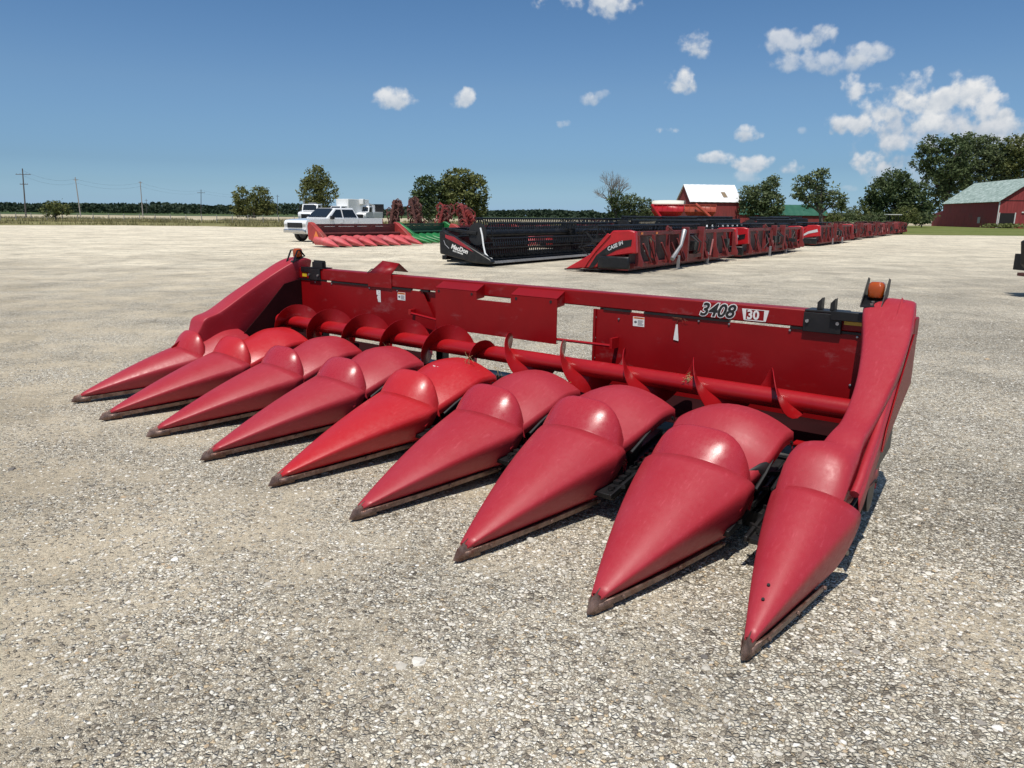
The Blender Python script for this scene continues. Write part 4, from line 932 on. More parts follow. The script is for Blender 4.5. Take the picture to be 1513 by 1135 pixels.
# folded cultivators
def cultivator(label,loc,rz,col,h=3.4,lean=.35,group='folded field cultivators'):
    root=empty('field_cultivator',loc,rz,label,'cultivator',group)
    m=MB(); m.box((-1.6,-.1,.65),(1.6,.05,.78)); m.box((-1.6,1.0,.65),(1.6,1.15,.78)); m.bar((-1.0,0,.7),(0,-2.6,.5),.12); m.bar((1.0,0,.7),(0,-2.6,.5),.12)
    for x in (-1.2,-.4,.4,1.2): m.bar((x,0,.7),(x,1.1,.7),.08)
    m.build('main_frame',col,root,angle=30)
    for sg in (-1,1):
        m=MB(); b=Vector((sg*1.0,.5,.9)); tpt=Vector((sg*(1.0+lean*h*.55),.5,h)); 
        for dy in (-.5,0,.5):
            m.bar(b+Vector((0,dy,0)),tpt+Vector((0,dy,0)),.17)
        rr=random.Random(int(h*100)+sg+int(loc[0]))
        for k in range(5):
            a=b.lerp(tpt,(k+rr.uniform(0,.6))/5); m.bar(a+Vector((0,-.6,0)),a+Vector((0,.6,rr.uniform(-.15,.15))),.10)
        m.bar(b+Vector((0,-.5,0)),tpt+Vector((0,.5,0)),.08); m.cyl(b.lerp(tpt,.1)+Vector((sg*.2,0,0)),b.lerp(tpt,.7)+Vector((sg*.12,0,0)),.07,8)
        wing=m.build('folded_wing',col,root,angle=30)
        for k in range(9):
            m=MB(); a=b.lerp(tpt,(k+rr.random())/9.5)
            a0=a+Vector((0,-.6,rr.uniform(-.1,.1))); a1_=a+Vector((0,.6,rr.uniform(-.1,.1))); m.bar(a0,a1_,.07)
            for j in range(4):
                p=a0.lerp(a1_,(j+rr.random()*.8)/4); f=rr.choice((-1,1,-1))*sg; g=rr.uniform(.6,1.3)
                m.tube([p,p+Vector((f*.26*g,rr.uniform(-.1,.1),.20*g)),p+Vector((f*.46*g,rr.uniform(-.1,.1),.02)),p+Vector((f*.40*g,rr.uniform(-.15,.15),-.26*g))],.045,5)
                if rr.random()<.5: m.cyl(p+Vector((f*.4*g,-.05,-.2)),p+Vector((f*.4*g+.05,.0,-.24)),.13,8)
            m.build('shank_row',rr.choice((col,rust,col)),wing,angle=40)
    for x in (-1.3,1.3):
        m=MB(); m.cyl((x-.12,.5,.38),(x+.12,.5,.38),.38,18); m.build('wheel',rubber,root)
    return root
cultivator('rusty maroon folded cultivator standing left of the big leafy trees',G(593,352)+Vector((-.2,2.5,0)),math.radians(-14),rust,h=2.6,lean=-.26)
cultivator('red folded cultivator standing right in front of the big leafy trees',(-4.15,52,0),math.radians(-12),flat('dark_cultivator_red',(.20,.022,.02),.6,var=.4,scale=3),h=2.25,lean=-.30)
# planter with white seed boxes
def planter(label,loc,rz,n,col):
    root=empty('row_planter',loc,rz,label,'planter','planters with white row markers')
    m=MB(); m.box((0,0,.85),(n*.76,.18,1.03)); m.bar((n*.38-1,0,.9),(n*.38,-3,.6),.14); m.bar((n*.38+1,0,.9),(n*.38,-3,.6),.14); m.build('toolbar',col,root,angle=30)
    for k in range(n):
        x=.38+k*.76; m=MB(); m.box((x-.1,.2,.25),(x+.1,.7,.8)); m.cyl((x-.05,.55,.2),(x+.05,.55,.2),.2,12); ru=m.build('planter_unit',col,root,angle=30)
        m=MB(); m.prism([(x-.05,.80),(x+.05,.80),(x-.03,1.16),(x-.10,1.28),(x-.12,1.15)],'y',.28,.36); m.build('seed_box',whitep,ru,angle=30,bevel=.02)
    for x in (1.0,n*.76-1.0):
        m=MB(); m.cyl((x-.13,-.2,.42),(x+.13,-.2,.42),.42,16); m.build('wheel',rubber,root)
planter('red planter with white upright boxes left of the leafless tree',G(858,332)+Vector((0,6,0)),math.radians(6),9,dullred)
planter('planter with white upright boxes just behind the second grain header',(9.0,34.6,0),rz_of(D3),8,black)
# grain carts
def grain_cart(label,loc,rz,col,tarp,L=4.2,Wd=2.6):
    root=empty('grain_cart',loc,rz,label,'grain cart','grain carts')
    m=MB(); x=L/2; y=Wd/2
    m.add([(-x,-y,3.2),(x,-y,3.2),(x,y,3.2),(-x,y,3.2),(-x,-y,2.3),(x,-y,2.3),(x,y,2.3),(-x,y,2.3),(-x*.6,-y*.35,1.1),(x*.6,-y*.35,1.1),(x*.6,y*.35,1.1),(-x*.6,y*.35,1.1)],
          [(0,1,5,4),(1,2,6,5),(2,3,7,6),(3,0,4,7),(4,5,9,8),(5,6,10,9),(6,7,11,10),(7,4,8,11),(8,9,10,11)])
    hp=m.build('hopper',col,root,angle=25,solid=.05)
    for xx in (-x*.66,-x*.33,0,x*.33,x*.66):
        m=MB(); m.bar((xx,-y-.04,3.2),(xx,-y-.04,2.3),.07); m.bar((xx,-y-.04,2.3),(xx*.5,-y*.38,1.15),.07); m.build('hopper_rib',col,hp,angle=30)
    m=MB(); m.box((-x-.05,-y-.07,3.14),(x+.05,-y,3.26)); m.box((-x-.05,y,3.14),(x+.05,y+.07,3.26)); m.build('rim_rail',col,hp,angle=30)
    if tarp:
        rows=[]
        for k in range(9):
            a=PI*k/8; rows.append([(xx,-math.cos(a)*(y+.08),3.2+.62*math.sin(a)*(1-.12*((xx/x)**2))) for xx in (-x,-x*.5,0,x*.5,x)])
        m=MB(); m.grid(rows); m.build('roll_tarp',flat('cream_tarp',(.68,.65,.55),.7,var=.06),root,angle=60,solid=.02)
    m=MB(); m.tube([(x*.9,-y-.1,1.2),(x*.2,-y-.5,2.5),(-x*.3,-y-.5,3.3)] if not tarp else [(-x*.2,-y-.1,1.0),(-x*.6,-y-.3,2.1),(-x*1.0,-y-.2,3.2)],.2,10); m.build('unload_auger',col,root)
    for xx in (-.75,.75):
        for sg in (-1,1):
            m=MB(); m.cyl((xx,sg*1.0,.75),(xx,sg*1.45,.75),.75,20); w=m.build('wheel',rubber,root); m=MB(); m.cyl((xx,sg*1.43,.75),(xx,sg*1.47,.75),.35,14); m.build('rim',whitep,w)
    m=MB(); m.box((-x*.6,-.6,.8),(x*.6,.6,1.0)); m.bar((x*.6,0,.9),(x+2,0,.6),.15); m.build('chassis',col,root,angle=30)
    return root
grain_cart('red grain cart with a cream roll tarp, left of the orange cart',(D(986,325,104).x,104,0),math.radians(-14),clearred,True)
grain_cart('faded orange grain cart in front of the white-roofed barn',(D(1034,325,104).x,104,0),math.radians(-16),orange,False,L=4.1)
# ------------------------------------------------------------------ vehicles
whitecar=flat('white_car_paint',(.78,.79,.80),.15,var=.02,coat=.6)
chrome=flat('chrome',(.55,.55,.56),.15,metal=1.,var=.1)
def wheel(root,x,y,z,r,w):
    m=MB(); m.cyl((x,y-w/2,z),(x,y+w/2,z),r,24); wl=m.build('wheel',rubber,root,bevel=.02)
    m=MB(); m.cyl((x,y-w/2-.01,z),(x,y+w/2+.01,z),r*.62,16); m.build('rim',grey,wl)
def pickup(label,loc,rz):        # x forward
    root=empty('pickup_truck',loc,rz,label,'pickup truck')
    def side(pts,y0,y1,mat,name,bev=.03):
        m=MB(); m.prism(pts,'y',y0,y1); return m.build(name,mat,root,angle=35,bevel=bev)
    wa=lambda cx:[(cx+.52*math.cos(a),.42+.50*math.sin(a)) for a in [PI*k/8 for k in range(9)]]
    low=[(2.85,.45),(2.92,.62),(2.92,1.02),(2.80,1.12),(1.35,1.24),(1.28,1.26),(-2.95,1.26),(-2.98,.95),(-2.95,.55)]+wa(-1.85)[::-1]+wa(1.85)[::-1]
    low=[(2.92,.50),(2.95,1.08),(2.86,1.22),(2.5,1.27),(1.30,1.33),(-2.95,1.36),(-2.98,.55)]+[(-2.37,.5)]+wa(-1.85)[::-1]+[(-1.33,.5),(1.33,.5)]+wa(1.85)[::-1]+[(2.37,.5)]
    side(low,-1.0,1.0,whitecar,'body')
    m=MB(); m.add([(1.42,-.95,1.33),(1.42,.95,1.33),(-1.05,.95,1.35),(-1.05,-.95,1.35),(.62,-.76,1.93),(.62,.76,1.93),(-.75,.76,1.95),(-.75,-.76,1.95)],[(0,1,5,4),(1,2,6,5),(2,3,7,6),(3,0,4,7),(4,5,6,7)]); m.build('cab',whitecar,root,angle=30,bevel=.04)
    m=MB(); m.add([(1.34,-.84,1.38),(1.34,.84,1.38),(.70,.70,1.87),(.70,-.70,1.87)],[(0,1,2,3)]); m.v=[Vector((p.x+.035,p.y,p.z+.035)) for p in m.v]; m.build('windshield',glass,root,angle=0,solid=.01)
    for sg in (-1,1):
        for pts in ([(1.12,1.39),(.22,1.39),(.22,1.84),(.58,1.84)],[(.14,1.39),(-.90,1.39),(-.70,1.84),(.14,1.84)]):
            m=MB(); m.add([(x,sg*(.965-.19*(z-1.34)/.6),z) for x,z in pts],[(0,1,2,3)]); m.build('side_window',glass,root,angle=0,solid=.01)
        m=MB(); m.box((1.02,sg*.98,1.28),(1.20,sg*1.22,1.48)); m.build('mirror',black,root,bevel=.03)
        m=MB(); m.box((2.90,sg*.62,.86),(2.955,sg*.97,1.0)); m.build('headlight',glass if False else chrome,root,bevel=.01)
        for x in (.30,-.78): m=MB(); m.box((x,sg*1.0,1.08),(x+.18,sg*1.025,1.12)); m.build('door_handle',whitecar,root)
        for x in (.17,1.2,-.95):
            m=MB(); m.box((x,sg*.9985,.6),(x+.012,sg*1.0035,1.24)); m.build('door_seam',black,root,angle=0)
        for x in (1.85,-1.85): wheel(root,x,sg*.88,.42,.42,.26)
    m=MB(); m.box((2.93,-.66,.80),(2.975,.66,1.08)); m.build('grille',black,root)
    for sg in (-1,1):
        m=MB(); m.box((-2.3,sg*.995,.48),(2.3,sg*1.012,.60)); m.build('rocker_trim',flat('dark_trim',(.05,.05,.052),.5),root)
        m=MB(); m.box((-2.99,sg*.78,.95),(-2.93,sg*1.0,1.30)); m.build('tail_light',flat('tail_red',(.3,.01,.01),.2),root)
    m=MB(); m.box((2.93,-.98,.50),(3.05,.98,.70)); m.build('bumper',chrome,root,bevel=.04)
    m=MB(); m.box((-2.9,-.86,1.362),(-1.15,.86,1.368)); m.build('bed_floor',black,root)
    return root
pickup('white crew-cab pickup truck parked behind the old red corn head',G(449,358)+Vector((1.15,2.9,0)),rz_of(Vector((-.60,-.80,0))))
def truck(label,loc,rz,kind):
    root=empty('work_truck',loc,rz,label,'truck','white work trucks behind the pickup')
    m=MB(); m.prism([(2.6,.6),(2.65,1.55),(2.45,1.75),(1.25,1.95),(.95,2.75),(-.55,2.8),(-.6,.6)],'y',-1.05,1.05); m.build('cab',whitecar,root,angle=35,bevel=.06)
    m=MB(); m.add([(1.27,-.9,2.0),(1.27,.9,2.0),(1.02,.85,2.68),(1.02,-.85,2.68)],[(0,1,2,3)]); m.build('windshield',glass,root,angle=0,solid=.01)
    m=MB(); m.box((2.64,-.6,.95),(2.69,.6,1.5)); m.build('grille',black,root)
    m=MB(); m.box((2.6,-1.1,.5),(2.85,1.1,.82)); m.build('bumper',grey,root,bevel=.03)
    for sg in (-1,1):
        m=MB(); m.box((2.62,sg*.72,1.0),(2.69,sg*1.0,1.3)); m.build('headlight',chrome,root)
        m=MB(); m.box((1.0,sg*1.2,1.95),(1.15,sg*1.4,2.5)); m.build('mirror',black,root)
        m=MB(); m.add([(1.05,sg*1.06,1.9),(.05,sg*1.06,1.9),(.05,sg*1.06,2.6),(.85,sg*1.06,2.6)],[(0,1,2,3)]); m.build('side_window',glass,root,angle=0,solid=.01)
        for x in (1.75,-3.4): wheel(root,x,sg*.95,.52,.52,.3)
    m=MB(); m.box((-5.2,-.5,.75),(2.4,.5,.95)); m.build('chassis',black,root)
    if kind=='box':
        m=MB(); m.box((-5.6,-1.22,1.1),(-.5,1.22,3.85)); m.build('cargo_box',whitep,root,bevel=.04)
        m=MB(); m.box((-5.58,-1.235,1.15),(-.6,-1.222,3.8)); m.build('side_panel',grey,root)
    elif kind=='bucket':
        m=MB(); m.box((-5.2,-1.15,.95),(-.7,1.15,1.9)); m.build('utility_body',whitep,root,bevel=.04)
        m=MB(); m.bar((-3.8,0,1.9),(-3.8,0,3.0),.35); m.bar((-3.8,0,3.0),(1.2,.2,3.35),.22); m.bar((-.8,-.3,3.0),(1.4,-.3,3.3),.14); m.build('boom',whitep,root,angle=30,bevel=.02)
        m=MB(); m.box((1.1,-.3,3.1),(1.9,.4,3.9)); m.build('bucket',whitep,root,bevel=.05)
        m=MB(); m.box((-5.4,-1.2,.9),(-5.0,1.2,3.2)); m.build('rear_rack',black,root)
    else:
        m=MB(); m.box((-5.4,-1.15,.95),(-.7,1.15,1.25)); m.build('flat_bed',black,root)
        m=MB(); m.box((-.2,-.5,2.8),(.2,.5,2.95)); m.bar((.0,-1.2,2.3),(-.1,-1.2,3.3),.12); m.build('roof_lamp_bar',grey,root)
p=D(464,340,100); p.z=0; truck('white conventional work truck facing front, leftmost behind the pickup',p,math.radians(-96),'flat')
p=D(504,340,120); p.z=0; truck('white box truck with a tall cargo body behind the pickup cab',p,math.radians(-118),'box')
p=D(541,340,124); p.z=0; truck('white utility truck with a boom behind the pickup bed',p,math.radians(-100),'bucket')
# small old tractor with canopy at the end of the row
def tractor():
    root=empty('old_tractor',(43.3,87,0),math.radians(-100),'old red tractor with a pale canopy at the far end of the header row','tractor')
    m=MB(); m.box((-.6,-.45,.9),(1.9,.45,1.65)); m.build('hood',dullred,root,bevel=.08)
    for sg in (-1,1):
        wheel(root,-.7,sg*.85,.8,.8,.4); wheel(root,1.6,sg*.75,.4,.4,.22)
        for x in (-1.1,.1): m=MB(); m.bar((x,sg*.6,1.2),(x,sg*.6,2.55),.06); m.build('canopy_post',black,root)
    m=MB(); m.box((-1.5,-.95,2.55),(.5,.95,2.68)); m.build('canopy',flat('pale_canopy',(.40,.42,.38),.6),root,bevel=.05)
tractor(); bpy.data.objects['old_tractor'].scale=(.8,.8,.8)
# black header end poking in at the right edge
def edge_header():
    root=empty('header_end',(D(1499,400,16).x-.10,16,0),math.radians(4),'black header end with a rusty lower rail, cut off by the right edge','header')
    m=MB(); m.prism([(.28,.70),(.28,1.18),(.36,1.22),(.44,1.13),(.6,1.18),(2.6,1.2),(2.6,.5),(.45,.5)],'y',0,.16)
    m.v=[Vector((p.x+(1.08-p.z)*.16 if p.x<.5 else p.x,p.y,p.z)) for p in m.v]; m.build('end_plate',black,root,angle=30,bevel=.01)
    m=MB(); m.box((.34,-.06,.45),(2.6,.22,.52)); m.build('lower_rail',rust,root,angle=30,bevel=.01)
    m=MB(); m.prism([(.42,.66),(.46,1.0),(1.6,1.0),(1.6,.62)],'y',-.012,-.002); m.build('blue_panel',flat('dark_blue_panel',(.01,.014,.03),.3),root,angle=0)
    m=MB(); m.tube([(.5,-.04,.80),(.7,-.07,.74),(1.2,-.07,.78)],.03,8); m.build('hose',grey,root)
    m=MB(); m.box((1.5,.0,.0),(1.62,.12,.5)); m.box((1.4,-.1,0),(1.72,.2,.02)); m.build('stand_leg',black,root,angle=30)
    m=MB(); m.box((.6,.16,.55),(2.6,.7,.9)); m.build('frame',black,root,angle=30)
edge_header()
# ------------------------------------------------------------------ farm buildings
wroof=flat('white_metal_roof',(.78,.79,.80),.35,var=.04,scale=.6,dirt=(.45,.42,.38),dirtamt=.25)
groof=flat('green_metal_roof',(.02,.10,.06),.5,var=.12,scale=.8)
trimw=flat('weathered_white_trim',(.62,.60,.56),.7,var=.1)
dark=flat('dark_interior',(.012,.010,.010),.9)
def patina():
    m,t,b=nt('patina_roof'); tc=t.nodes.new('ShaderNodeTexCoord')
    n=noise_(t,.9,8,.75,vec=tc.outputs['Object'],stretch=(1,1,3)); c=ramp(t,n,[(.36,(.18,.24,.21)),(.5,(.30,.38,.34)),(.62,(.47,.55,.51))])
    t.links.new(c,b.inputs['Base Color']); b.inputs['Roughness'].default_value=.7; return m
proof=patina()
def boards():
    m,t,b=nt('barn_boards'); tc=t.nodes.new('ShaderNodeTexCoord')
    n=noise_(t,2.2,7,.7,vec=tc.outputs['Object'],stretch=(2.5,2.5,.15)); n2=noise_(t,.25,5,.6,vec=tc.outputs['Object'])
    c=ramp(t,n,[(.3,(.14,.022,.022)),(.5,(.25,.032,.032)),(.72,(.33,.06,.058))]); c=mixc(t,ramp(t,n2,[(.5,0.),(.7,.5)]),c,(.13,.045,.04))
    t.links.new(c,b.inputs['Base Color']); b.inputs['Roughness'].default_value=.85; return m
bwall=boards()
def barn(name,label,corner,ang,L,Wd,ze,zr,roofm,wallm=None,over=.45,cat='barn'):
    root=empty(name,(corner[0],corner[1],0),math.radians(ang),label,cat); wallm=wallm or bwall
    m=MB(); m.add([(0,0,0),(L,0,0),(L,Wd,0),(0,Wd,0),(0,0,ze),(L,0,ze),(L,Wd,ze),(0,Wd,ze),(0,Wd/2,zr),(L,Wd/2,zr)],[(0,1,5,4),(2,3,7,6),(0,4,8,7,3),(1,2,6,9,5)])
    w=m.build('wall',wallm,root,angle=0)
    sl=(zr-ze)/(Wd/2); 
    for sg in (0,1):
        m=MB(); y0=-over if sg==0 else Wd+over; z0=ze-over*sl; yr=Wd/2; n=max(6,int(L/.6)); rows=[]
        for k in range(n+1):
            x=-over+k*(L+2*over)/n; dz=.03 if k%2 else 0
            rows.append([(x,y0,z0+.06+dz),(x,yr,zr+.06+dz)])
        m.grid(rows); m.build('roof',roofm,root,angle=0,solid=.08)
    return root,w
# right hand barn (gable end toward the lot, open door at its corner)
rb,w=barn('red_barn','large red barn with a weathered grey-green roof at the right edge',(D(1472,333,155).x,155.0),80,29.4,12.4,5.5,10.0,proof)
rb.rotation_euler=(0,0,math.radians(80)); 
# local: x runs away along the long wall, y runs to the left; mirror so that the barn body lies to the right
for o in list(rb.children):
    for v in o.data.vertices: v.co.y=-v.co.y
    o.data.flip_normals()
m=MB(); m.box((-.03,-3.1,0),(-.01,-.35,3.0)); m.build('door_opening',dark,rb,angle=0)
m=MB(); m.box((-.10,-.35,0),(-.01,-.18,3.1)); m.box((-.10,-3.3,0),(-.01,-3.1,3.1)); m.build('door_frame',trimw,rb,angle=0)
m=MB(); m.box((-.16,-9.5,3.05),(-.02,-4.3,3.30)); m.build('door_track',trimw,rb,angle=0)
m=MB(); m.box((-.06,-7.2,3.4),(-.02,-5.6,4.9)); m.build('hay_door',flat('dark_red_door',(.09,.012,.014),.8),rb,angle=0)
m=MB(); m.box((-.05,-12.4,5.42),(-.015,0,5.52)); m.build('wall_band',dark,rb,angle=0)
m=MB(); m.box((-.05,-.12,0),(.12,.05,5.3)); m.build('corner_board',trimw,rb,angle=0)
for x in (8.0,): 
    m=MB(); m.box((x,.01,.9),(x+1.3,.05,2.2)); m.build('window',flat('old_window',(.30,.28,.26),.5),rb,angle=0)
m=MB(); m.add([(29.4,.0,0),(36,.0,0),(36,-5,0),(29.4,-5,0),(29.4,.0,3.7),(36,.0,2.9),(36,-5,2.9),(29.4,-5,3.7)],[(0,1,5,4),(1,2,6,5),(2,3,7,6),(4,5,6,7)]); m.build('lean_to',bwall,rb,angle=0)
m=MB(); m.bar((36.1,.1,0),(35.6,.1,3.0),.25); m.build('lean_to_brace',trimw,rb,angle=0)
# white-roofed barn in the centre right
mb,w=barn('red_barn','red barn with a bright white metal roof behind the orange grain cart',(D(1019,330,150).x,150),8.5,10.2,7.6,4.7,7.9,wroof,over=.3)
m=MB(); m.add([(6.6,-.32+1.0,5.6),(8.0,-.32+1.0,5.6),(7.7,-.32+2.0,6.6),(6.7,-.32+2.0,6.6)],[(0,1,2,3)]); m.v=[Vector((mb.rotation_euler[2]*0+p.x,p.y,4.7-.3*.842+.06+(p.y+.3)*.842+.13)) for p in []] or m.v
rp=MB(); f=lambda x,y:(x,y,4.7+y*.842+.13)
rp.add([f(7.0,.75),f(7.9,.75),f(7.7,2.0),f(6.85,2.0)],[(0,1,2,3)]); rp.build('missing_roof_sheet',flat('bare_wood',(.22,.16,.10),.8),mb,angle=0,solid=.03)
m=MB(); m.box((-.04,2.8,3.2),(-.02,3.9,4.8)); m.build('loft_door',flat('grey_wood',(.25,.22,.20),.8),mb,angle=0)
gb,w=barn('farm_shed','low red shed with a green roof right beside the white-roofed barn',(D(1093,325,165).x,165),3,4.6,6,2.4,4.6,groof,over=.3,cat='shed')
gb2,w=barn('farm_shed','low red shed with a green roof between the two dark leafy trees',(D(1152,325,167).x,167),2,10.5,6,2.3,4.4,groof,over=.3,cat='shed')
# ------------------------------------------------------------------ trees
def leafmat(name,c1,c2,c3):
    m,t,b=nt(name); tc=t.nodes.new('ShaderNodeTexCoord')
    n=noise_(t,1.6,3,.6,vec=tc.outputs['Object']); n2=noise_(t,.35,4,.6,vec=tc.outputs['Object'])
    c=ramp(t,math_(t,'ADD',math_(t,'MULTIPLY',n,.6),math_(t,'MULTIPLY',n2,.4)),[(.36,c1),(.5,c2),(.64,c3)])
    t.links.new(c,b.inputs['Base Color']); b.inputs['Roughness'].default_value=.65; b.inputs['Specular IOR Level'].default_value=.18
    tr=t.nodes.new('ShaderNodeBsdfTranslucent'); t.links.new(c,tr.inputs[0]); mx=t.nodes.new('ShaderNodeMixShader'); mx.inputs[0].default_value=.22
    t.links.new(b.outputs[0],mx.inputs[1]); t.links.new(tr.outputs[0],mx.inputs[2]); t.links.new(mx.outputs[0],t.nodes['Material Output'].inputs[0]); return m
leafA=leafmat('leaves_grey_green',(.055,.080,.034),(.115,.145,.065),(.21,.235,.13))
leafB=leafmat('leaves_olive',(.06,.080,.024),(.13,.145,.048),(.22,.225,.09))
leafC=leafmat('leaves_dark',(.038,.062,.024),(.078,.108,.042),(.14,.17,.08))
bark=flat('bark',(.10,.085,.07),.9,var=.3,scale=3)
def tree(name,label,dist,base,blobs,leaf,dens=1.0,ls=.42,seed=1,trunk_r=.35,group='trees around the farm',cat='tree',low=None,forks=True):
    r=random.Random(seed); B=D(base[0],base[1],dist); B.z=0
    root=empty(name,B,0,label,cat,group); B=Vector(B)
    m=MB(); tips=[]
    by=sum(b[1] for b in blobs)/len(blobs); bx=sum(b[0] for b in blobs)/len(blobs)
    cz=(D(bx,by,dist)-B); fork=Vector((cz.x*.35,0,max(1.0,cz.z*.42)))
    m.tube([(0,0,-.1),(fork.x*.4,0,fork.z*.5),fork],[trunk_r*1.3,trunk_r,trunk_r*.85],9)
    for (x,y,rx,ry) in blobs:
        c=D(x,y,dist)-B; c.y+=r.uniform(-1,1)*rx*dist/FL*.4; mid=fork.lerp(c,.5)+Vector((r.uniform(-.4,.4),r.uniform(-.4,.4),.3))
        m.tube([fork,mid,c],[trunk_r*.55,trunk_r*.32,trunk_r*.10],6)
        for k in range(4):
            e=c+Vector((r.uniform(-1,1)*rx,r.uniform(-1,1)*rx,r.uniform(-.6,1)*ry))*(dist/FL)*.75; m.tube([mid.lerp(c,.6),e],[trunk_r*.15,.03],4,False)
        tips.append((c,rx*dist/FL,ry*dist/FL))
    m.build('trunk',bark,root,angle=60,recalc=False)
    vs=[];fs=[]
    for (c,rx,rz) in tips:
        nc=int(dens*44*max(.5,(rx*rz)/(2.2))); nc=min(nc,420)
        for k in range(nc):
            while True:
                d=Vector((r.uniform(-1,1),r.uniform(-1,1),r.uniform(-1,1)))
                if .25<d.length<1: break
            d*= (d.length**-.45)
            lump=1+.22*noise.noise(d*2.1+Vector((seed,0,0)))
            p=c+Vector((d.x*rx,d.y*rx,d.z*rz))*lump; cr=ls*r.uniform(.9,2.2)
            for j in range(13):
                q=p+Vector((r.gauss(0,.5),r.gauss(0,.5),r.gauss(0,.38)))*cr
                a=Vector((r.gauss(0,1),r.gauss(0,1),r.gauss(0,.6))).normalized(); b=a.cross(Vector((r.gauss(0,1),r.gauss(0,1),r.gauss(0,1)))).normalized()
                s=ls*r.uniform(.42,.9); i=len(vs); vs+= [q-a*s,q+b*s*.5,q+a*s,q-b*s*.5]; fs.append((i,i+1,i+2,i+3))
    me=bpy.data.meshes.new('crown'); me.from_pydata([tuple(v) for v in vs],[],fs); me.materials.append(leaf); o=bpy.data.objects.new('crown',me); C.objects.link(o); o.parent=root
    return root
TG='trees around the farm'
tree('small_tree','small round bushy tree alone at the far left by the fence',119,(83,326),[(80,309,18,10),(70,312,11,8),(92,311,10,8),(83,303,12,7)],leafB,ls=.24,seed=2,trunk_r=.14)
tree('leafy_tree','two-headed olive tree standing alone left of the pickup',240,(376,320),[(358,292,13,14),(385,291,15,14),(372,306,22,13),(393,308,15,10),(353,307,10,11)],leafB,ls=.5,seed=3,dens=.6)
tree('leafy_tree','tall oval tree directly behind the white trucks',215,(470,322),[(470,264,15,16),(459,285,17,18),(482,283,15,16),(468,305,18,12),(456,271,9,9)],leafB,ls=.5,seed=4,dens=.6,trunk_r=.4)
tree('leafy_tree','dark loose tree left of the biggest round crown, behind the cultivators',137,(636,328),[(630,272,14,11),(622,294,14,16),(643,290,17,20),(638,312,16,12),(613,290,6,8)],leafC,ls=.4,seed=5)
tree('leafy_tree','biggest round olive-topped crown behind the red folded cultivator',139,(684,328),[(680,266,25,17),(662,280,17,20),(701,282,19,22),(683,297,24,18),(705,305,14,16),(668,305,14,14)],leafB,ls=.42,seed=6,trunk_r=.45)
tree('leafy_tree','dark narrow tree with a thin trunk, under the leafless tree',150,(911,327),[(908,289,10,8),(915,300,11,10),(904,305,8,14),(910,317,8,8)],leafC,ls=.3,seed=7,trunk_r=.2)
tree('leafy_tree','rounded mid-green bushy tree right of the leafless tree',152,(935,327),[(932,298,15,11),(925,310,14,12),(940,312,14,11),(955,304,10,12),(962,315,8,8)],leafA,ls=.32,seed=8,trunk_r=.2,dens=1.1)
tree('leafy_tree','dense tree right of the white-roofed barn, in front of the green roofs',150,(1128,330),[(1138,275,12,15),(1122,290,18,17),(1140,300,16,16),(1105,287,12,12),(1124,312,22,11),(1105,305,12,10),(1145,317,9,9)],leafA,ls=.42,seed=9)
tree('leafy_tree','spreading tree with a forked trunk showing, second right of the white-roofed barn',118,(1214,334),[(1185,272,13,10),(1204,265,14,12),(1222,284,16,14),(1196,285,17,13),(1235,296,12,12),(1210,300,18,10),(1214,257,8,7),(1243,302,8,9),(1178,290,8,7)],leafA,ls=.36,seed=10,trunk_r=.32,dens=.85)
tree('leafy_tree','wide dark tree left of the huge trees, behind the end of the header row',160,(1322,333),[(1318,268,22,15),(1300,285,20,18),(1335,285,22,18),(1290,302,18,15),(1348,300,18,18),(1320,310,30,14),(1362,315,14,12)],leafC,ls=.46,seed=11,trunk_r=.45)
tree('big_tree','huge tall tree at the left of the big group over the right barn',203,(1398,334),[(1382,215,22,13),(1372,235,18,18),(1408,222,22,18),(1392,250,26,20),(1376,272,20,18),(1410,262,24,20),(1392,295,22,18),(1422,240,18,16)],leafC,ls=.55,seed=12,trunk_r=.8,dens=.42)
tree('big_tree','huge broad tree in the middle of the big group over the right barn',208,(1455,335),[(1433,210,20,12),(1456,216,20,14),(1440,235,24,18),(1466,240,24,18),(1425,265,22,18),(1450,262,26,16),(1478,228,16,14),(1480,255,18,16)],leafA,ls=.58,seed=13,trunk_r=.8,dens=.42)
tree('big_tree','huge olive tree at the far right edge above the barn roof',205,(1502,335),[(1502,213,22,12),(1525,225,30,22),(1500,238,22,15),(1515,260,24,14),(1488,245,14,12),(1540,250,30,25)],leafB,ls=.58,seed=14,trunk_r=.8,dens=.36)
r_=random.Random(77)
for k,(x,y,rx,ry,d,lb) in enumerate(((1245,318,16,9,150,'low olive shrub just right of the forked tree'),(1268,315,15,10,155,'olive shrub third from the forked tree, behind the header row'),(1288,322,16,8,150,'low shrub left of the old tractor canopy'),(1340,318,16,12,150,'pale green shrub right of the old tractor canopy'),(1362,322,13,9,152,'low shrub beside the leaning brace of the right barn'),(1232,322,12,6,140,'small low shrub under the forked tree'))):
    tree('shrub',lb,d,(x,332),[(x,y,rx,ry),(x-rx*.5,y+3,rx*.6,ry*.7),(x+rx*.5,y+3,rx*.6,ry*.7)],leafB if k%2 else leafA,ls=.3,seed=30+k,trunk_r=.1,group='shrubs beyond the header row',cat='shrub')
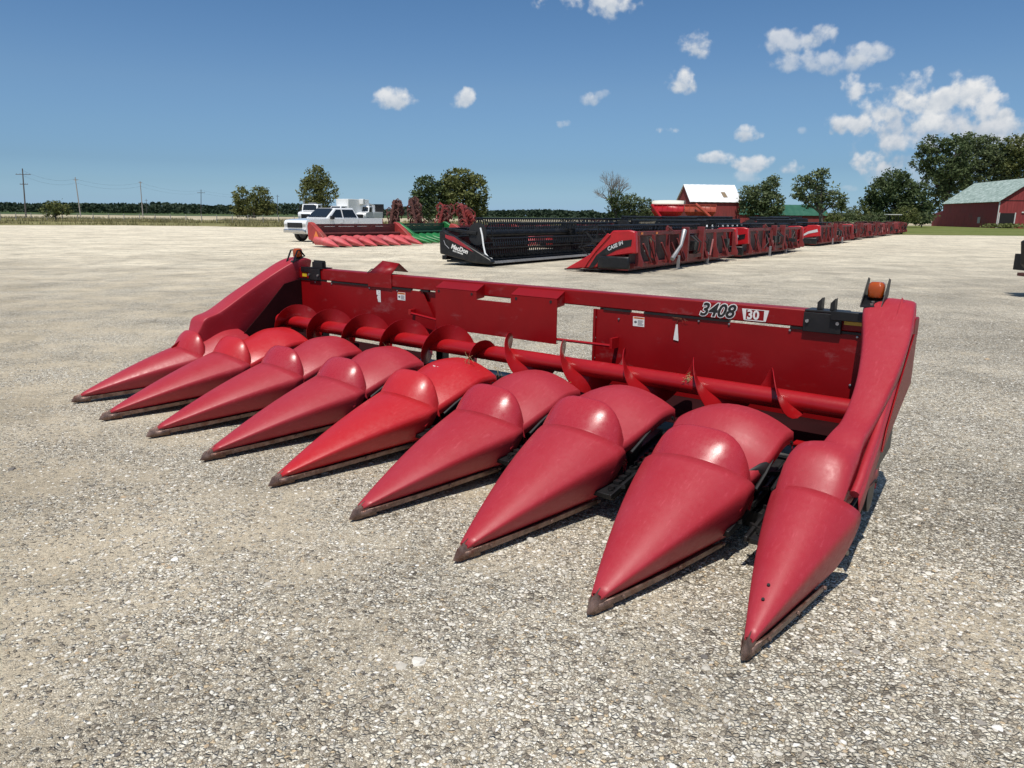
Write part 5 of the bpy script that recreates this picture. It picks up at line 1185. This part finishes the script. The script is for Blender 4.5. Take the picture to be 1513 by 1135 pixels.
# leafless tree
def bare():
    B=D(905,327,152); B.z=0; root=empty('bare_tree',B,0,'leafless grey tree standing behind the header rows','tree'); r=random.Random(5); m=MB()
    def br(p,d,l,rad,n):
        q=p+d*l; m.tube([p,p.lerp(q,.5)+Vector((r.gauss(0,.05),r.gauss(0,.05),0))*l,q],[rad,rad*.8,rad*.6],5,False)
        if n==0: return
        for k in range(3 if n>1 else 4):
            nd=(d+Vector((r.gauss(0,.42),r.gauss(0,.42),r.gauss(.12,.22)))).normalized(); br(p.lerp(q,r.uniform(.55,1)),nd,l*r.uniform(.62,.85),rad*.55,n-1)
    br(Vector((0,0,0)),Vector((.0,0,1)),3.2,.26,1)
    for dx in (-.35,-.12,.1,.38): br(Vector((0,0,2.6)),Vector((dx,.1*dx,.95)).normalized(),2.5,.17,5)
    m.build('branches',flat('grey_bark',(.23,.21,.19),.9),root,angle=60,recalc=False)
bare()
# distant tree line and weeds
def leafband(name,label,cat,x0,x1,Y0,Y1,hfun,n,ls,leaf,seed):
    r=random.Random(seed); vs=[];fs=[]
    for k in range(n):
        x=r.uniform(x0,x1); y=r.uniform(Y0,Y1); h=hfun(x); z=h*(r.random()**.7)
        a=Vector((r.gauss(0,1),r.gauss(0,.5),r.gauss(0,.7))).normalized(); b=a.cross(Vector((r.gauss(0,1),r.gauss(0,1),r.gauss(0,1)))).normalized(); s=ls*r.uniform(.5,1.2)
        q=Vector((x,y,max(.3,z))); i=len(vs); vs+=[q-a*s,q+b*s*.7,q+a*s,q-b*s*.7]; fs.append((i,i+1,i+2,i+3))
    me=bpy.data.meshes.new(name); me.from_pydata([tuple(v) for v in vs],[],fs); me.materials.append(leaf); o=bpy.data.objects.new(name,me); C.objects.link(o); return tag(o,label,cat,kind='stuff')
far_=leafmat('leaves_far',(.020,.036,.022),(.032,.052,.030),(.05,.072,.042))
leafband('treeline','long low belt of dark trees along the whole horizon','tree belt',-820,330,640,690,lambda x:6.2+3.0*noise.noise(Vector((x*.018,3,0)))+2.2*noise.noise(Vector((x*.07,7,0)))+(1.5 if x<-150 else -.8),30000,1.5,far_,3)
leafband('distant_woods','hazy far woods behind the tree belt','woods',-1500,1500,1350,1450,lambda x:8+6*noise.noise(Vector((x*.008,1,0))),8000,4.2,far_,4)
grassb=leafmat('dry_grass_blades',(.16,.15,.06),(.26,.23,.11),(.42,.36,.20))
def blades(name,label,regions,n,seed,hs):
    r=random.Random(seed); vs=[];fs=[]
    for (x0,x1,y0,y1,wt) in regions:
        for k in range(int(n*wt)):
            x=r.uniform(x0,x1); y=r.uniform(y0,y1)
            if noise.noise(Vector((x*.12,y*.12,seed)))<-.12: continue
            h=hs*r.uniform(.4,1.3); w=.05*r.uniform(.6,1.6)*(y/100); dx=r.gauss(0,.25)*h; i=len(vs); a=r.uniform(0,PI); ca,sa=math.cos(a)*w,math.sin(a)*w
            vs+=[Vector((x-ca,y-sa,0)),Vector((x+ca,y+sa,0)),Vector((x+dx,y+r.gauss(0,.1),h))]; fs.append((i,i+1,i+2))
    me=bpy.data.meshes.new(name); me.from_pydata([tuple(v) for v in vs],[],fs); me.materials.append(grassb); o=bpy.data.objects.new(name,me); C.objects.link(o); return tag(o,label,'grass',kind='stuff')
blades('tall_grass','ragged dry grass along the fence and lot edge',[(-95,40,112,124,.5),(-90,30,90,98,.2),(-110,45,150,158,.3)],26000,9,.5)
leafband('weeds','green weeds along the foot of the right barn','weeds',95,112,150,156,lambda x:.9,1500,.22,leafB,5)
# ------------------------------------------------------------------ utility poles, wire, fence
wood=flat('pole_wood',(.10,.09,.085),.85,var=.2); woodl=flat('pale_pole',(.30,.28,.26),.8,var=.15)
def pole(label,xt,yt,xb,arms,mat,h=11.0,d=None,name='utility_pole'):
    yb=318.0; d=d or h*FL/(yb-yt); B=D(xb,yb,d); B.z=0; T=D(xt,yt,d)
    root=empty(name,B,0,label,'utility pole','utility poles across the far fields'); t_=T-B; t_.y=0
    m=MB(); m.tube([(0,0,-.1),t_],[.17,.11],8); m.build('post',mat,root,angle=60)
    for (z,w) in arms:
        m=MB(); c=t_*z; m.bar(c+Vector((-w,.12,0)),c+Vector((w,.12,0)),.10,.12); m.build('crossarm',mat,root,angle=30)
        for k in (-.9,-.4,.4,.9): m=MB(); m.cyl(c+Vector((k*w,.12,.05)),c+Vector((k*w,.12,.25)),.05,6); m.build('insulator',grey,root)
    return B,t_
PT=[]
for a in (('tall dark pole with two crossarms, leftmost in the photo',33,249,38,[(.88,1.7),(.68,.9)],wood),('pale leaning pole second from the left edge, above the small tree',111,262,119,[(.93,.6)],woodl),('pale pole third from the left, standing plain',207,268,211,[(.96,.5)],woodl),('dark pole with one crossarm, fourth from the left',297,280,297,[(.88,1.6)],wood),('thin pole just right of the two-headed tree',410,288,410,[(.93,.8)],wood)):
    PT.append(pole(*a))
pole('slim pole seen behind the leftmost white truck',443,293,444,[(.95,.5)],wood)
pole('short far pole close beside the plain pale pole',216,294,217,[(.9,1.0)],wood,d=480)
pole('pale light pole rising behind the red folded cultivator',659,270,659,[(.98,.15)],woodl,h=8,d=150)
def wire(a,b,lab):
    m=MB(); 
    for off in (.96,.86):
        p=a[0]+a[1]*off; q=b[0]+b[1]*off; pts=[]
        for k in range(13):
            u=k/12; c=p.lerp(q,u); c.z-=3.0*4*u*(1-u)*.4; pts.append(c)
        m.tube(pts,.013,4,False)
    tag(m.build('power_line',rubber,None,recalc=False),lab,'power line','power lines between the poles')
wire(PT[0],PT[1],'wires sagging from the two-arm pole to the pale leaning pole'); wire(PT[1],PT[2],'wires sagging from the pale leaning pole to the plain pole'); wire(PT[2],PT[3],'wires sagging from the plain pole to the fourth pole'); wire(PT[3],PT[4],'wires sagging from the fourth pole toward the two-headed tree')
froot=empty('wire_fence',(-84,121,0),0,'low wire fence with thin posts along the left edge of the lot','fence'); 
for k in range(23):
    m=MB(); x=k*2.45; m.bar((x,.02*k,-.05),(x+.03*(k%3),.02*k,1.25),.09); m.build('fence_post',woodl,froot,angle=30)
for z in (.5,.8,1.1):
    m=MB(); m.tube([(0,0,z),(54,.4,z)],.012,4,False); m.build('fence_wire',grey,froot)
